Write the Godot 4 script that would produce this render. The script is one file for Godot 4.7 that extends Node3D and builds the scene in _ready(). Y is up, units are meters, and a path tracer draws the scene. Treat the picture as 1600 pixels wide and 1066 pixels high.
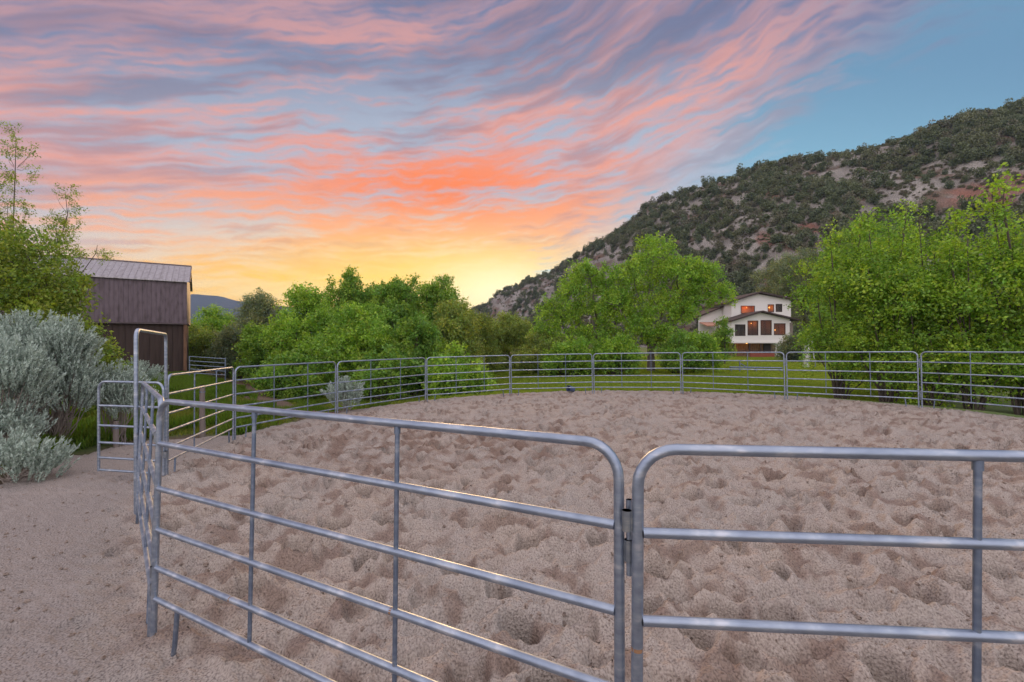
extends Node3D
# A round pen of galvanized pipe panels at sunset. Distances "d" run away from the camera (world -z).

const F := 700.0            # focal length in photo pixels (photo 1600 x 1066)
const EYE := 1.88
var rng := RandomNumberGenerator.new()
var used := {}
var M := {}
var n_soft := FastNoiseLite.new()
var n_mid := FastNoiseLite.new()
var n_fine := FastNoiseLite.new()
var n_patch := FastNoiseLite.new()
var n_sky := FastNoiseLite.new()
var n_sky2 := FastNoiseLite.new()
var n_sky3 := FastNoiseLite.new()
var prints := {}
const RING_C := Vector2(2.9, 8.9)
const RING_R := 8.5
var lane := PackedVector2Array([Vector2(-16, -8), Vector2(-11, 3.6), Vector2(-7.0, 5.9), Vector2(-7.7, 7.6), Vector2(-7.6, 9.2), Vector2(-5.4, 9.7), Vector2(3, 6), Vector2(16, 0), Vector2(16, -8)])

func V(x: float, y: float, d: float) -> Vector3:
	return Vector3(x, y, -d)

func at_px(px: float, d: float) -> float:          # sideways metres of a photo column at a distance
	return (px - 800.0) / F * d

func y_px(py: float, d: float) -> float:           # height of a photo row at a distance
	return EYE - (py - 533.0) / F * d

func lin(r: float, g: float, b: float) -> Color:   # 0..255 sRGB -> linear
	return Color(r / 255.0, g / 255.0, b / 255.0).srgb_to_linear()

# ------------------------------------------------------------------ nodes
func numbered(called: String) -> String:
	if not used.has(called):
		used[called] = 0
		return called
	used[called] += 1
	return "%s_%03d" % [called, used[called]]

func tag(o: Node, label: String, category: String, group := "") -> void:
	o.set_meta("label", label)
	o.set_meta("category", category)
	if group != "":
		o.set_meta("group", group)

func thing(called: String, label: String, category: String, where: Vector3, group := "") -> Node3D:
	var o := Node3D.new()
	o.name = numbered(called)
	add_child(o)
	o.position = where
	tag(o, label, category, group)
	return o

func obj(called: String, mesh: Mesh, m: Material, parent: Node, where := Vector3.ZERO) -> MeshInstance3D:
	var o := MeshInstance3D.new()
	o.name = called
	o.mesh = mesh
	o.material_override = m
	parent.add_child(o, true)
	o.position = where
	return o

func struct(o: Node) -> Node:
	o.set_meta("kind", "structure")
	return o

func multi(called: String, mesh: Mesh, m: Material, xf: Array, parent: Node, cols := PackedColorArray()) -> MultiMeshInstance3D:
	var mm := MultiMesh.new()
	mm.transform_format = MultiMesh.TRANSFORM_3D
	mm.use_colors = cols.size() > 0
	mm.mesh = mesh
	mm.instance_count = xf.size()
	for i in xf.size():
		mm.set_instance_transform(i, xf[i])
		if cols.size() > 0:
			mm.set_instance_color(i, cols[i])
	var o := MultiMeshInstance3D.new()
	o.name = called
	o.multimesh = mm
	o.material_override = m
	parent.add_child(o, true)
	return o

# ------------------------------------------------------------------ materials
func mat(c: Color, rough := 0.8, metal := 0.0) -> StandardMaterial3D:   # c is linear
	var m := StandardMaterial3D.new()
	m.albedo_color = c.linear_to_srgb()
	m.roughness = rough
	m.metallic = metal
	return m

func leafmat(back: Color, rough := 0.55) -> StandardMaterial3D:
	var m := StandardMaterial3D.new()
	m.vertex_color_use_as_albedo = true
	m.roughness = rough
	m.backlight_enabled = true
	m.backlight = back.linear_to_srgb()
	m.cull_mode = BaseMaterial3D.CULL_DISABLED
	return m

func noise_tex(freq: float, seed_: int, size: int, octaves: int, ramp: Gradient, normal := false, bump := 4.0, type := FastNoiseLite.TYPE_SIMPLEX_SMOOTH) -> NoiseTexture2D:
	var n := FastNoiseLite.new()
	n.noise_type = type
	n.seed = seed_
	n.frequency = freq
	n.fractal_type = FastNoiseLite.FRACTAL_FBM
	n.fractal_octaves = octaves
	var t := NoiseTexture2D.new()
	t.width = size
	t.height = size
	t.seamless = true
	t.noise = n
	t.as_normal_map = normal
	t.bump_strength = bump
	if ramp:
		t.color_ramp = ramp
	return t

func ramp(stops: Array) -> Gradient:
	var g := Gradient.new()
	var offs := PackedFloat32Array()
	var cols := PackedColorArray()
	for s in stops:
		offs.append(s[0])
		cols.append(s[1])
	g.offsets = offs
	g.colors = cols
	return g

# ------------------------------------------------------------------ mesh helpers
func tube(st: SurfaceTool, pts: Array, r0: float, r1 := -1.0, seg := 8, caps := true) -> void:
	if r1 < 0.0:
		r1 = r0
	var n := pts.size()
	var dir: Vector3 = (pts[1] - pts[0]).normalized()
	var side := dir.cross(Vector3.UP if absf(dir.y) < 0.95 else Vector3.RIGHT).normalized()
	var rings := []
	for i in n:
		var d: Vector3
		if i == 0:
			d = (pts[1] - pts[0]).normalized()
		elif i == n - 1:
			d = (pts[n - 1] - pts[n - 2]).normalized()
		else:
			d = ((pts[i] - pts[i - 1]).normalized() + (pts[i + 1] - pts[i]).normalized()).normalized()
		side = (side - d * side.dot(d)).normalized()
		var up := d.cross(side)
		var r := lerpf(r0, r1, float(i) / (n - 1))
		var ring := []
		for k in seg:
			var a := TAU * k / seg
			var nn := side * cos(a) + up * sin(a)
			ring.append([pts[i] + nn * r, nn])
		rings.append(ring)
	for i in n - 1:
		for k in seg:
			var k2 := (k + 1) % seg
			for q in [rings[i][k], rings[i + 1][k], rings[i + 1][k2], rings[i][k], rings[i + 1][k2], rings[i][k2]]:
				st.set_normal(q[1])
				st.add_vertex(q[0])
	if caps:
		for e in [0, n - 1]:
			var c: Vector3 = pts[e]
			var nn: Vector3 = (pts[0] - pts[1]).normalized() if e == 0 else (pts[n - 1] - pts[n - 2]).normalized()
			for k in seg:
				for q in [c, rings[e][k][0], rings[e][(k + 1) % seg][0]]:
					st.set_normal(nn)
					st.add_vertex(q)

func begin() -> SurfaceTool:
	var st := SurfaceTool.new()
	st.begin(Mesh.PRIMITIVE_TRIANGLES)
	return st

func tube_mesh(pts: Array, r0: float, r1 := -1.0, seg := 10) -> ArrayMesh:
	var st := begin()
	tube(st, pts, r0, r1, seg)
	return st.commit()

func quad(st: SurfaceTool, a: Vector3, b: Vector3, c: Vector3, d: Vector3) -> void:
	var n := (c - a).cross(b - a).normalized()
	for q in [a, b, c, a, c, d]:
		st.set_normal(n)
		st.add_vertex(q)

func box(st: SurfaceTool, lo: Vector3, hi: Vector3) -> void:
	var p := []
	for i in 8:
		p.append(Vector3(hi.x if i & 1 else lo.x, hi.y if i & 2 else lo.y, hi.z if i & 4 else lo.z))
	for f in [[0, 2, 3, 1], [5, 7, 6, 4], [4, 6, 2, 0], [1, 3, 7, 5], [2, 6, 7, 3], [4, 0, 1, 5]]:
		quad(st, p[f[0]], p[f[1]], p[f[2]], p[f[3]])

func box_mesh(lo: Vector3, hi: Vector3) -> ArrayMesh:
	var st := begin()
	box(st, lo, hi)
	return st.commit()

func prism_mesh(outline: Array, off: Vector3) -> ArrayMesh:   # a flat convex outline with thickness
	var st := begin()
	var n := outline.size()
	for i in range(1, n - 1):
		for s in [0, 1]:
			var o: Vector3 = off * s
			var a: Vector3 = outline[0] + o
			var b: Vector3 = outline[i] + o
			var c: Vector3 = outline[i + 1] + o
			var nn := (b - a).cross(c - a).normalized()
			if nn.dot(off) * (1.0 if s == 1 else -1.0) < 0.0:
				nn = -nn
			for q in ([a, c, b] if (b - a).cross(c - a).dot(nn) > 0.0 else [a, b, c]):
				st.set_normal(nn)
				st.add_vertex(q)
	for i in n:
		quad(st, outline[i], outline[(i + 1) % n], outline[(i + 1) % n] + off, outline[i] + off)
	return st.commit()

# ------------------------------------------------------------------ ground heights
func plane_h(x: float, d: float) -> float:
	var dd := clampf(d, -10.0, 24.0)
	var xx := clampf(x, -12.0, 16.0)
	return 0.03 + 0.017 * xx - 0.011 * dd

func sand_sd(x: float, d: float) -> float:         # below zero where sand lies
	var a := Vector2(x, d).distance_to(RING_C) - RING_R - 0.25
	var p := Vector2(x, d)
	var best := 1e9
	for i in lane.size():
		best = minf(best, p.distance_to(Geometry2D.get_closest_point_to_segment(p, lane[i], lane[(i + 1) % lane.size()])))
	if Geometry2D.is_point_in_polygon(p, lane):
		best = -best
	return minf(a, best) + 0.16 * n_mid.get_noise_2d(x * 1.3, d * 1.3)

func bank(x: float, d: float) -> float:            # how far right of the edge of the grassy bank, metres
	var a := Vector2(-17.5, 28.7)
	var e := (Vector2(-5.0, 12.9) - a).normalized()
	var q := Vector2(x, d) - a
	return e.x * q.y - e.y * q.x                   # positive beyond the edge

func land_h(x: float, d: float) -> float:
	var h := plane_h(x, d)
	var out := Vector2(x, d).distance_to(RING_C) - RING_R
	var drop := 0.55 * smoothstep(0.6, 4.0, out) * smoothstep(8.0, 13.0, d + maxf(0.0, x - 9.0) * 0.5)
	var b := bank(x, d)
	drop += 0.55 * smoothstep(-0.3, 2.6, b) * smoothstep(10.0, 14.0, d) * smoothstep(0.3, 2.0, out) * smoothstep(4.0, -6.0, x)
	if b < 0.0 and x < -3.0:
		drop *= smoothstep(-3.0, 0.0, b)
	h -= drop
	h += 0.05 * n_soft.get_noise_2d(x * 0.6, d * 0.6) * smoothstep(0.0, 2.0, out)
	h += 0.10 * smoothstep(0.3, 1.5, -x - 7.6) * smoothstep(11.0, 8.0, d) * smoothstep(3.0, 6.0, d)
	return h

func pen_sd(x: float, d: float) -> float:           # below zero inside the ring of panels
	var out := Vector2(x, d).distance_to(RING_C) - RING_R + 0.1
	for k in [[Vector2(3.5, 1.22), Vector2(0.36, 1.43)], [Vector2(0.36, 1.43), Vector2(-2.25, 2.80)], [Vector2(-2.25, 2.80), Vector2(-4.13, 4.92)], [Vector2(-4.13, 4.92), Vector2(-4.93, 6.38)]]:
		var u: Vector2 = (k[1] - k[0]).normalized()
		out = maxf(out, u.cross(Vector2(x, d) - k[0]))
	return out

func sand_h(x: float, d: float) -> float:
	var inside := smoothstep(0.25, -0.25, pen_sd(x, d))
	var a := lerpf(0.16, 1.0, inside)
	var h := plane_h(x, d) + 0.035
	h += 0.035 * n_soft.get_noise_2d(x, d) * a
	h += a * 0.105 * (0.4 - absf(n_mid.get_noise_2d(x * 1.35 + 3.0, d * 1.5)) * 1.6)
	h += a * 0.045 * n_mid.get_noise_2d(x * 3.9 + 40.0, d * 3.9)
	h += lerpf(0.016, 0.014, inside) * n_fine.get_noise_2d(x, d)
	for j in [Vector2(0.36, 1.43), Vector2(-2.19, 2.80), Vector2(-4.13, 4.92), Vector2(-4.93, 6.38)]:
		var q := Vector2(x, d).distance_squared_to(j)
		if q < 0.6:
			h += 0.05 * exp(-q / 0.07)
	var cx := int(floor(x / 0.4))
	var cd := int(floor(d / 0.4))
	for i in [-1, 0, 1]:
		for j in [-1, 0, 1]:
			var k := Vector2i(cx + i, cd + j)
			if prints.has(k):
				var p: Array = prints[k]
				var q := (Vector2(x, d) - Vector2(p[0], p[1])).rotated(p[4])
				q.y *= 0.72
				var r: float = q.length() / p[2]
				if r < 1.9:
					h -= p[3] * (smoothstep(1.0, 0.68, r) - 0.42 * smoothstep(0.7, 1.15, r) * smoothstep(1.9, 1.15, r))
	return h

# ------------------------------------------------------------------ sky
func spot(a: float, e: float, a0: float, e0: float, wa: float, we: float) -> float:
	return exp(-pow((a - a0) / wa, 2.0) - pow((e - e0) / we, 2.0))

func sky_color(az: float, el: float) -> Color:      # az to the right of the view, radians; el up
	var e := rad_to_deg(atan(tan(minf(el, 1.56)) / maxf(cos(az), 0.42)))   # a flat deck: level bands run straight across
	var a := rad_to_deg(az)
	var near_sun := exp(-pow((a + 10.0) / 44.0, 2.0))
	# streaks lie level on the left of the sunset and fan upwards to the right of it
	var fan := smoothstep(-14.0, 52.0, a) * smoothstep(178.0, 100.0, a)
	var s := e * (1.0 - 0.50 * fan)
	var k := cos(el)
	var x3 := sin(az) * k
	var z3 := cos(az) * k
	s += n_sky3.get_noise_3d(x3 * 70.0, s * 1.2, z3 * 70.0) * 0.75 + n_sky2.get_noise_3d(x3 * 170.0, s * 4.0, z3 * 170.0) * 0.28
	var st := n_sky.get_noise_3d(x3 * 30.0, s * 5.0, z3 * 30.0)            # long streaks
	var st2 := n_sky2.get_noise_3d(x3 * 80.0, s * 14.0, z3 * 80.0)         # finer ones
	var big := n_sky3.get_noise_3d(x3 * 30.0 + 50.0, s * 1.5, z3 * 30.0)
	var fine := n_sky2.get_noise_3d(x3 * 230.0, s * 30.0, z3 * 230.0)
	var mass := n_sky.get_noise_3d(x3 * 24.0 + 9.0, s * 2.2, z3 * 24.0)
	# clear sky
	var clear := lin(106, 146, 176).lerp(lin(138, 186, 208), smoothstep(34.0, 14.0, e)).lerp(lin(190, 222, 218), smoothstep(15.0, 4.0, e))
	# open air between the streaks of the cloud deck
	var gap := lin(112, 122, 154).lerp(lin(170, 180, 196), smoothstep(38.0, 22.0, e)).lerp(lin(226, 204, 184), smoothstep(20.0, 11.0, e))
	gap = gap.lerp(lin(255, 216, 128), smoothstep(13.0, 4.0, e) * (0.4 + 0.6 * near_sun))
	# lit undersides
	var lit := lin(172, 142, 154).lerp(lin(224, 158, 144), smoothstep(40.0, 28.0, e)).lerp(lin(248, 172, 126), smoothstep(24.0, 14.0, e))
	lit = lit.lerp(lin(254, 190, 62), smoothstep(14.5, 7.0, e))
	lit = lit.lerp(lin(250, 132, 72), clampf(0.95 * spot(a, e, -9.0, 19.0, 17.0, 4.2), 0.0, 1.0))
	# shaded cloud
	var dark := lin(108, 110, 136).lerp(lin(160, 140, 150), smoothstep(36.0, 18.0, e)).lerp(lin(236, 172, 92), smoothstep(14.0, 7.0, e))
	var amount := 0.62 * st + 0.6 * st2 + 0.6 * big + 0.5 * fine
	amount += 0.45 * spot(a, e, -8.0, 18.0, 20.0, 4.5) - 0.5 * spot(a, e, -13.0, 27.0, 13.0, 4.0) + 0.25 * spot(a, e, -40.0, 20.0, 14.0, 5.0)
	var c := gap.lerp(lit, smoothstep(-0.6, 0.6, amount))
	var shade := -0.45 * st + 0.4 * st2 + 0.85 * mass + 0.22 * fine
	shade += 0.30 * spot(a, e, 8.0, 32.0, 18.0, 7.0) + 0.25 * spot(a, e, -44.0, 29.0, 12.0, 4.0)
	c = c.lerp(dark, 0.58 * smoothstep(0.0, 0.65, shade))
	# glow round the place where the sun went down
	c = c.lerp(lin(255, 206, 74), 0.8 * spot(a, e, -12.0, 7.5, 22.0, 5.5))
	c = c.lerp(lin(255, 240, 186), 0.9 * spot(a, e, -1.0, 6.0, 9.0, 4.5))
	# the deck ends in a slanting edge on the right
	var edge := (a - 9.0) * 0.84 - (e - 9.0)
	edge = edge * 0.12 + 0.9 * (0.7 * st + 0.6 * st2 + 0.5 * big + 0.4 * fine)
	var open := smoothstep(-0.6, 0.6, edge + 0.1) * smoothstep(150.0, 95.0, a) * smoothstep(-60.0, -10.0, a)
	var wisp := smoothstep(0.42, 0.75, st * 0.7 + st2 * 0.4 + big * 0.3)
	c = c.lerp(clear.lerp(lin(240, 176, 168), 0.6 * wisp), open)
	# overhead and behind, out of view: pale even dusk, brightened to light the ground
	var away := maxf(smoothstep(38.0, 62.0, rad_to_deg(el)), smoothstep(62.0, 110.0, absf(a)))
	var soft := lin(202, 206, 220).lerp(lin(230, 206, 200), clampf(0.45 + 0.8 * st, 0.0, 1.0))
	c *= 1.0 + 0.4 * spot(a, e, -10.0, 4.0, 32.0, 8.0)      # the sky itself is brightest over the set sun
	c = (c * 0.62).lerp(soft * 1.15, away * 0.92)
	return c

func sky_block(w: int, h: int, x0: int, x1: int, y0: int, y1: int) -> Image:   # columns count from straight ahead to the right
	var row := PackedFloat32Array()
	row.resize((x1 - x0) * (y1 - y0) * 3)
	var i := 0
	for y in range(y0, y1):
		var el := maxf((0.5 - (y + 0.5) / h) * PI, 0.004)
		for x in range(x0, x1):
			var az := wrapf((x + 0.5) / w * TAU, -PI, PI)
			var c := sky_color(az, el)
			row[i] = c.r
			row[i + 1] = c.g
			row[i + 2] = c.b
			i += 3
	return Image.create_from_data(x1 - x0, y1 - y0, false, Image.FORMAT_RGBF, row.to_byte_array())

func make_sky() -> Sky:
	n_sky.seed = 11
	n_sky.frequency = 0.09
	n_sky.fractal_octaves = 4
	n_sky2.seed = 23
	n_sky2.frequency = 0.09
	n_sky2.fractal_octaves = 3
	n_sky3.seed = 5
	n_sky3.frequency = 0.08
	n_sky3.fractal_octaves = 3
	var w := 3072
	var h := 1536
	# the whole dome coarsely, then finely where there is detail to see
	var im := sky_block(w / 6, h / 6, 0, w / 6, 0, h / 6)
	im.resize(w, h, Image.INTERPOLATE_CUBIC)
	var span := int(w * 56.0 / 360.0)
	var y0 := int(h * (0.5 - 44.0 / 180.0))
	var right := sky_block(w, h, 0, span, y0, h / 2 + 2)
	var left := sky_block(w, h, w - span, w, y0, h / 2 + 2)
	im.blit_rect(right, Rect2i(0, 0, span, h / 2 + 2 - y0), Vector2i(0, y0))
	im.blit_rect(left, Rect2i(0, 0, span, h / 2 + 2 - y0), Vector2i(w - span, y0))
	var pm := PanoramaSkyMaterial.new()
	pm.panorama = ImageTexture.create_from_image(im)
	var s := Sky.new()
	s.sky_material = pm
	return s

# ------------------------------------------------------------------ foliage
func leaf_arrays(vv: PackedVector3Array, nn: PackedVector3Array, cc: PackedColorArray, base: Vector3, dir: Vector3, nrm: Vector3, l: float, w: float, c: Color) -> void:
	var side := dir.cross(nrm).normalized() * w * 0.5
	var mid := base + dir * l * 0.45 - nrm * l * 0.06
	var a := mid + side + nrm * w * 0.12
	var b := mid - side + nrm * w * 0.12
	var tip := base + dir * l
	if one_face:                                     # far leaves: a single face each
		vv.append_array(PackedVector3Array([a - dir * l * 0.25, b - dir * l * 0.25, tip]))
		nn.append_array(PackedVector3Array([nrm, nrm, nrm]))
		cc.append_array(PackedColorArray([c, c, c]))
		return
	vv.append_array(PackedVector3Array([base, tip, a, base, b, tip]))
	nn.append_array(PackedVector3Array([nrm, nrm, nrm, nrm, nrm, nrm]))
	cc.append_array(PackedColorArray([c, c, c, c, c, c]))

func arrays_mesh(vv: PackedVector3Array, nn: PackedVector3Array, cc: PackedColorArray) -> ArrayMesh:
	var a := []
	a.resize(Mesh.ARRAY_MAX)
	a[Mesh.ARRAY_VERTEX] = vv
	a[Mesh.ARRAY_NORMAL] = nn
	a[Mesh.ARRAY_COLOR] = cc
	var m := ArrayMesh.new()
	m.add_surface_from_arrays(Mesh.PRIMITIVE_TRIANGLES, a)
	return m

func merged(parts: Array, xfs: Array) -> ArrayMesh:   # copies of small meshes joined into one
	var vv := PackedVector3Array()
	var nn := PackedVector3Array()
	var cc := PackedColorArray()
	for k in parts.size():
		var a: Array = (parts[k] as ArrayMesh).surface_get_arrays(0)
		var v: PackedVector3Array = a[Mesh.ARRAY_VERTEX]
		var n: PackedVector3Array = a[Mesh.ARRAY_NORMAL]
		var c: PackedColorArray = a[Mesh.ARRAY_COLOR]
		for xf: Transform3D in xfs[k]:
			vv.append_array(xf * v)
			nn.append_array(Transform3D(xf.basis.orthonormalized(), Vector3.ZERO) * n)
			cc.append_array(c)
	tris += vv.size() / 3
	return arrays_mesh(vv, nn, cc)

var tris := 0
var one_face := false

func rand_dir() -> Vector3:
	var z := rng.randf_range(-1, 1)
	var t := rng.randf() * TAU
	var r := sqrt(1 - z * z)
	return Vector3(r * cos(t), z, r * sin(t))

func cluster(seed_: int, n: int, rad: float, l: float, w: float, base: Color, vary: float, up := 0.15) -> ArrayMesh:
	rng.seed = seed_
	var vv := PackedVector3Array()
	var nn := PackedVector3Array()
	var cc := PackedColorArray()
	for t in 6:                                      # twigs, leaves strung along them
		var d := (rand_dir() + Vector3(0, 0.35, 0)).normalized()
		for i in n / 6:
			var f := pow(rng.randf(), 0.6)
			var p := d * rad * f + rand_dir() * rad * 0.32
			var dir := (rand_dir() + d * 0.7 + Vector3(0, -up, 0)).normalized()
			var nrm := (rand_dir() + Vector3(0, 0.25, 0))
			nrm = (nrm - dir * nrm.dot(dir)).normalized()
			var v := 1.0 + rng.randf_range(-vary, vary)
			var hue := rng.randf_range(-0.15, 0.15)
			var s := rng.randf_range(0.55, 1.45)
			leaf_arrays(vv, nn, cc, p, dir, nrm, l * s, w * s, Color(base.r * v * (1.0 + hue), base.g * v, base.b * v * (1.0 - hue)))
	return arrays_mesh(vv, nn, cc)

# lobes: [offset from base, radii] in metres
func tree(called: String, label: String, group: String, base: Vector3, lobes: Array, per_m2: float, meshes: Array, lm: Material, bark: Material, trunk_r: float, stems: int, seed_: int, csize := 1.0, twig := true, gap := 0.25) -> Node3D:
	var t := thing(called, label, "tree" if not called.contains("shrub") else "shrub", base, group)
	rng.seed = seed_
	var st := begin()
	var starts := []
	for s in stems:
		var a := TAU * s / stems + rng.randf() * 1.2
		starts.append(Vector3(cos(a), 0, sin(a)) * trunk_r * (0.3 if stems == 1 else 2.6))
	var xfs := []
	for m in meshes:
		xfs.append([])
	var crotch := 2.1
	var holes := FastNoiseLite.new()
	holes.seed = seed_
	holes.frequency = 0.55
	var li := 0
	for lo in lobes:
		var c: Vector3 = lo[0]
		var r: Vector3 = lo[1]
		var s0: Vector3 = starts[li % stems]
		li += 1
		var fork := Vector3(c.x * 0.25, c.y * rng.randf_range(0.28, 0.45), c.z * 0.25) + s0
		var lr := trunk_r
		var foot := s0 - Vector3(0, 0.3, 0)
		if stems == 1:                                 # one trunk that forks into limbs
			if li == 1:
				tube(st, [foot, Vector3(trunk_r * 0.2, crotch * 0.5, 0), Vector3(0, crotch, 0)], trunk_r * 1.15, trunk_r * 0.8, 10, false)
			lr = trunk_r * 0.42
			foot = Vector3(0, crotch * rng.randf_range(0.75, 1.0), 0)
			fork = foot.lerp(c, 0.35) + Vector3(0, -0.1, 0)
		var pts := [foot, foot.lerp(fork, 0.5) + rand_dir() * lr, fork, fork.lerp(c, 0.5) + rand_dir() * r.x * 0.15, c, c + Vector3(r.x * rng.randf_range(-0.3, 0.3), r.y * 0.7, 0)]
		tube(st, pts, lr * rng.randf_range(0.7, 1.0), lr * 0.14, 7, false)
		var n := int(per_m2 * (r.x * r.y + r.y * r.z + r.x * r.z) * 4.19 / 3.0 * 1.0)
		for i in n:
			var d := rand_dir()
			if d.y < -0.55 and rng.randf() < 0.6:
				d.y = -d.y
			var f := pow(rng.randf(), 0.38)
			f *= 1.0 + 0.22 * holes.get_noise_3dv(d * 3.0 + c)
			var p := c + d * r * f
			if holes.get_noise_3dv(p * 2.0) < -gap:
				continue
			if p.y < 0.15:
				continue
			var b := Basis.from_euler(Vector3(rng.randf_range(-0.5, 0.5), rng.randf() * TAU, rng.randf_range(-0.5, 0.5))).scaled(Vector3.ONE * csize * rng.randf_range(0.7, 1.25))
			xfs[rng.randi() % meshes.size()].append(Transform3D(b, p))
			if twig and i % 7 == 0:
				var q := c + (p - c) * 0.15
				tube(st, [q, q.lerp(p, 0.55) + Vector3(0, -0.06 * r.y, 0), p], trunk_r * 0.2, trunk_r * 0.05, 4, false)
	obj("trunk", st.commit(), bark, t)
	obj("crown", merged(meshes, xfs), lm, t)
	return t

# ------------------------------------------------------------------ fence panels
const PL := 3.05
const PT := 1.52
const RAILS := [1.235, 0.955, 0.70, 0.465, 0.275]

func arc(c: Vector3, u: Vector3, v: Vector3, r: float, n := 7) -> Array:
	var out := []
	for i in n + 1:
		var t := PI / 2 * i / n
		out.append(c + u * r * cos(t) + v * r * sin(t))
	return out

func panel_proto() -> Node3D:
	var t := Node3D.new()
	var X := Vector3.RIGHT
	var Y := Vector3.UP
	var g := 0.034
	var rt := 0.0178
	var cr := 0.115
	var a := g
	var b := PL - g
	var pts := [Vector3(a, -0.10, 0)]
	pts.append_array(arc(Vector3(a + cr, PT - rt - cr, 0), -X, Y, cr))
	pts.append_array(arc(Vector3(b - cr, PT - rt - cr, 0), Y, X, cr))
	pts.append(Vector3(b, -0.10, 0))
	obj("frame", tube_mesh(pts, rt, rt, 14), M.steel, t)
	var rail := tube_mesh([Vector3(a + 0.015, 0, 0), Vector3(a + 0.09, 0, 0), Vector3(b - 0.09, 0, 0), Vector3(b - 0.015, 0, 0)], 0.0168, 0.0168, 14)
	for h in RAILS:
		obj("rail", rail, M.steel, t, Vector3(0, h, 0))
	var st := begin()
	tube(st, [Vector3(0, RAILS[4] - 0.02, 0.0), Vector3(0, PT - 0.045, 0.0)], 0.0105, 0.0105, 10)
	tube(st, [Vector3(0, PT - 0.062, 0), Vector3(0, PT - 0.03, 0)], 0.014, 0.014, 10)
	var stay := st.commit()
	for k in [1, 2]:
		obj("stay", stay, M.steel_dull, t, Vector3(PL * k / 3.0, 0, 0.0))
	for s in [0, 1]:
		var x0: float = a if s == 0 else b
		var sg := 1.0 if s == 0 else -1.0
		obj("foot", tube_mesh([Vector3(x0 + sg * 0.27, RAILS[4], 0), Vector3(x0 + sg * 0.25, 0.06, 0), Vector3(x0 + sg * 0.235, -0.01, 0), Vector3(x0 + sg * 0.19, -0.07, 0), Vector3(x0, -0.09, 0)], 0.0135, 0.0135, 9), M.steel_dull, t)
	# coupling sleeves: upper pair high on one post, the lower ones of the next panel just under them
	for h in [1.22, 0.38]:
		st = begin()
		tube(st, [Vector3(PL, h + 0.02, 0), Vector3(PL, h + 0.085, 0)], 0.0145, 0.0145, 12)
		box(st, Vector3(b + 0.012, h + 0.022, -0.004), Vector3(PL - 0.008, h + 0.083, 0.004))
		obj("coupling_sleeve", st.commit(), M.steel_new, t)
		st = begin()
		tube(st, [Vector3(0, h - 0.095, 0), Vector3(0, h - 0.025, 0)], 0.0155, 0.0155, 12)
		box(st, Vector3(0.008, h - 0.093, -0.004), Vector3(a - 0.012, h - 0.027, 0.004))
		obj("coupling_sleeve", st.commit(), M.steel_new, t)
		obj("coupling_pin", tube_mesh([Vector3(0, h - 0.14, 0), Vector3(0, h + 0.105, 0)], 0.0095, 0.0095, 10), M.steel, t)
	return t

func place_panel(proto: Node3D, label: String, p: Vector2, q: Vector2, yp := INF, yq := INF, lean := 0.0) -> Node3D:
	var a := V(p.x, yp if yp < INF else plane_h(p.x, p.y) + 0.01, p.y)
	var b := V(q.x, yq if yq < INF else plane_h(q.x, q.y) + 0.01, q.y)
	var o := proto.duplicate() as Node3D
	o.name = numbered("fence_panel")
	add_child(o)
	var x := (b - a)
	var k := x.length() / PL
	x = x.normalized()
	var z := x.cross(Vector3.UP).normalized()
	var y := z.cross(x).normalized()
	var bs := Basis(x, y, z).rotated(x, lean)
	bs.x *= k
	o.transform = Transform3D(bs, a)
	tag(o, label, "fence panel", "pipe panels of the round pen")
	return o

func bow_gate(p: Vector2, q: Vector2, leaf_end: Vector2) -> void:
	var a := V(p.x, plane_h(p.x, p.y), p.y)
	var b := V(q.x, plane_h(q.x, q.y), q.y)
	var t := thing("walk_through_gate", "tall galvanized bow gate frame with its small leaf swung open by the sagebrush", "gate", a)
	var u := (b - a).normalized()
	var L := (b - a).length()
	var H := 2.10
	var pts := [Vector3(0, -0.1, 0)]
	pts.append_array(arc(Vector3(0, H - 0.1, 0) + u * 0.1, -u, Vector3.UP, 0.1))
	pts.append_array(arc(Vector3(0, H - 0.1, 0) + u * (L - 0.1), Vector3.UP, u, 0.1))
	pts.append(u * L + Vector3(0, -0.1, 0))
	obj("bow_frame", tube_mesh(pts, 0.021, 0.021, 14), M.steel, t)
	obj("sill_bar", tube_mesh([Vector3(0, 0.015, 0), u * L + Vector3(0, 0.015, 0)], 0.016, 0.016, 10), M.steel_dull, t)
	var h0 := u * (L - 0.045)
	var w := V(leaf_end.x, a.y, leaf_end.y) - (a + h0)
	w.y = 0.0
	var W := w.length()
	w = w.normalized()
	var leaf := Node3D.new()
	leaf.name = "gate_leaf"
	t.add_child(leaf)
	leaf.position = h0 + Vector3(0, 0.10, 0) + w * 0.03
	pts = [Vector3(0, 0, 0)]
	pts.append_array(arc(Vector3(0, 1.19, 0) + w * 0.12, -w, Vector3.UP, 0.12))
	pts.append_array(arc(Vector3(0, 1.19, 0) + w * (W - 0.12), Vector3.UP, w, 0.12))
	pts.append(w * W)
	obj("leaf_frame", tube_mesh(pts, 0.018, 0.018, 12), M.steel, leaf)
	for h in [0.02, 0.20, 0.42, 0.67, 0.96]:
		obj("rail", tube_mesh([Vector3(0, h, 0) + w * 0.01, Vector3(0, h, 0) + w * (W - 0.01)], 0.0165, 0.0165, 10), M.steel, leaf)
	for h in [0.25, 1.0]:
		obj("hinge", tube_mesh([w * -0.03 + Vector3(0, h, 0), w * -0.03 + Vector3(0, h + 0.09, 0)], 0.028, 0.028, 10), M.steel_new, leaf)

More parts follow.
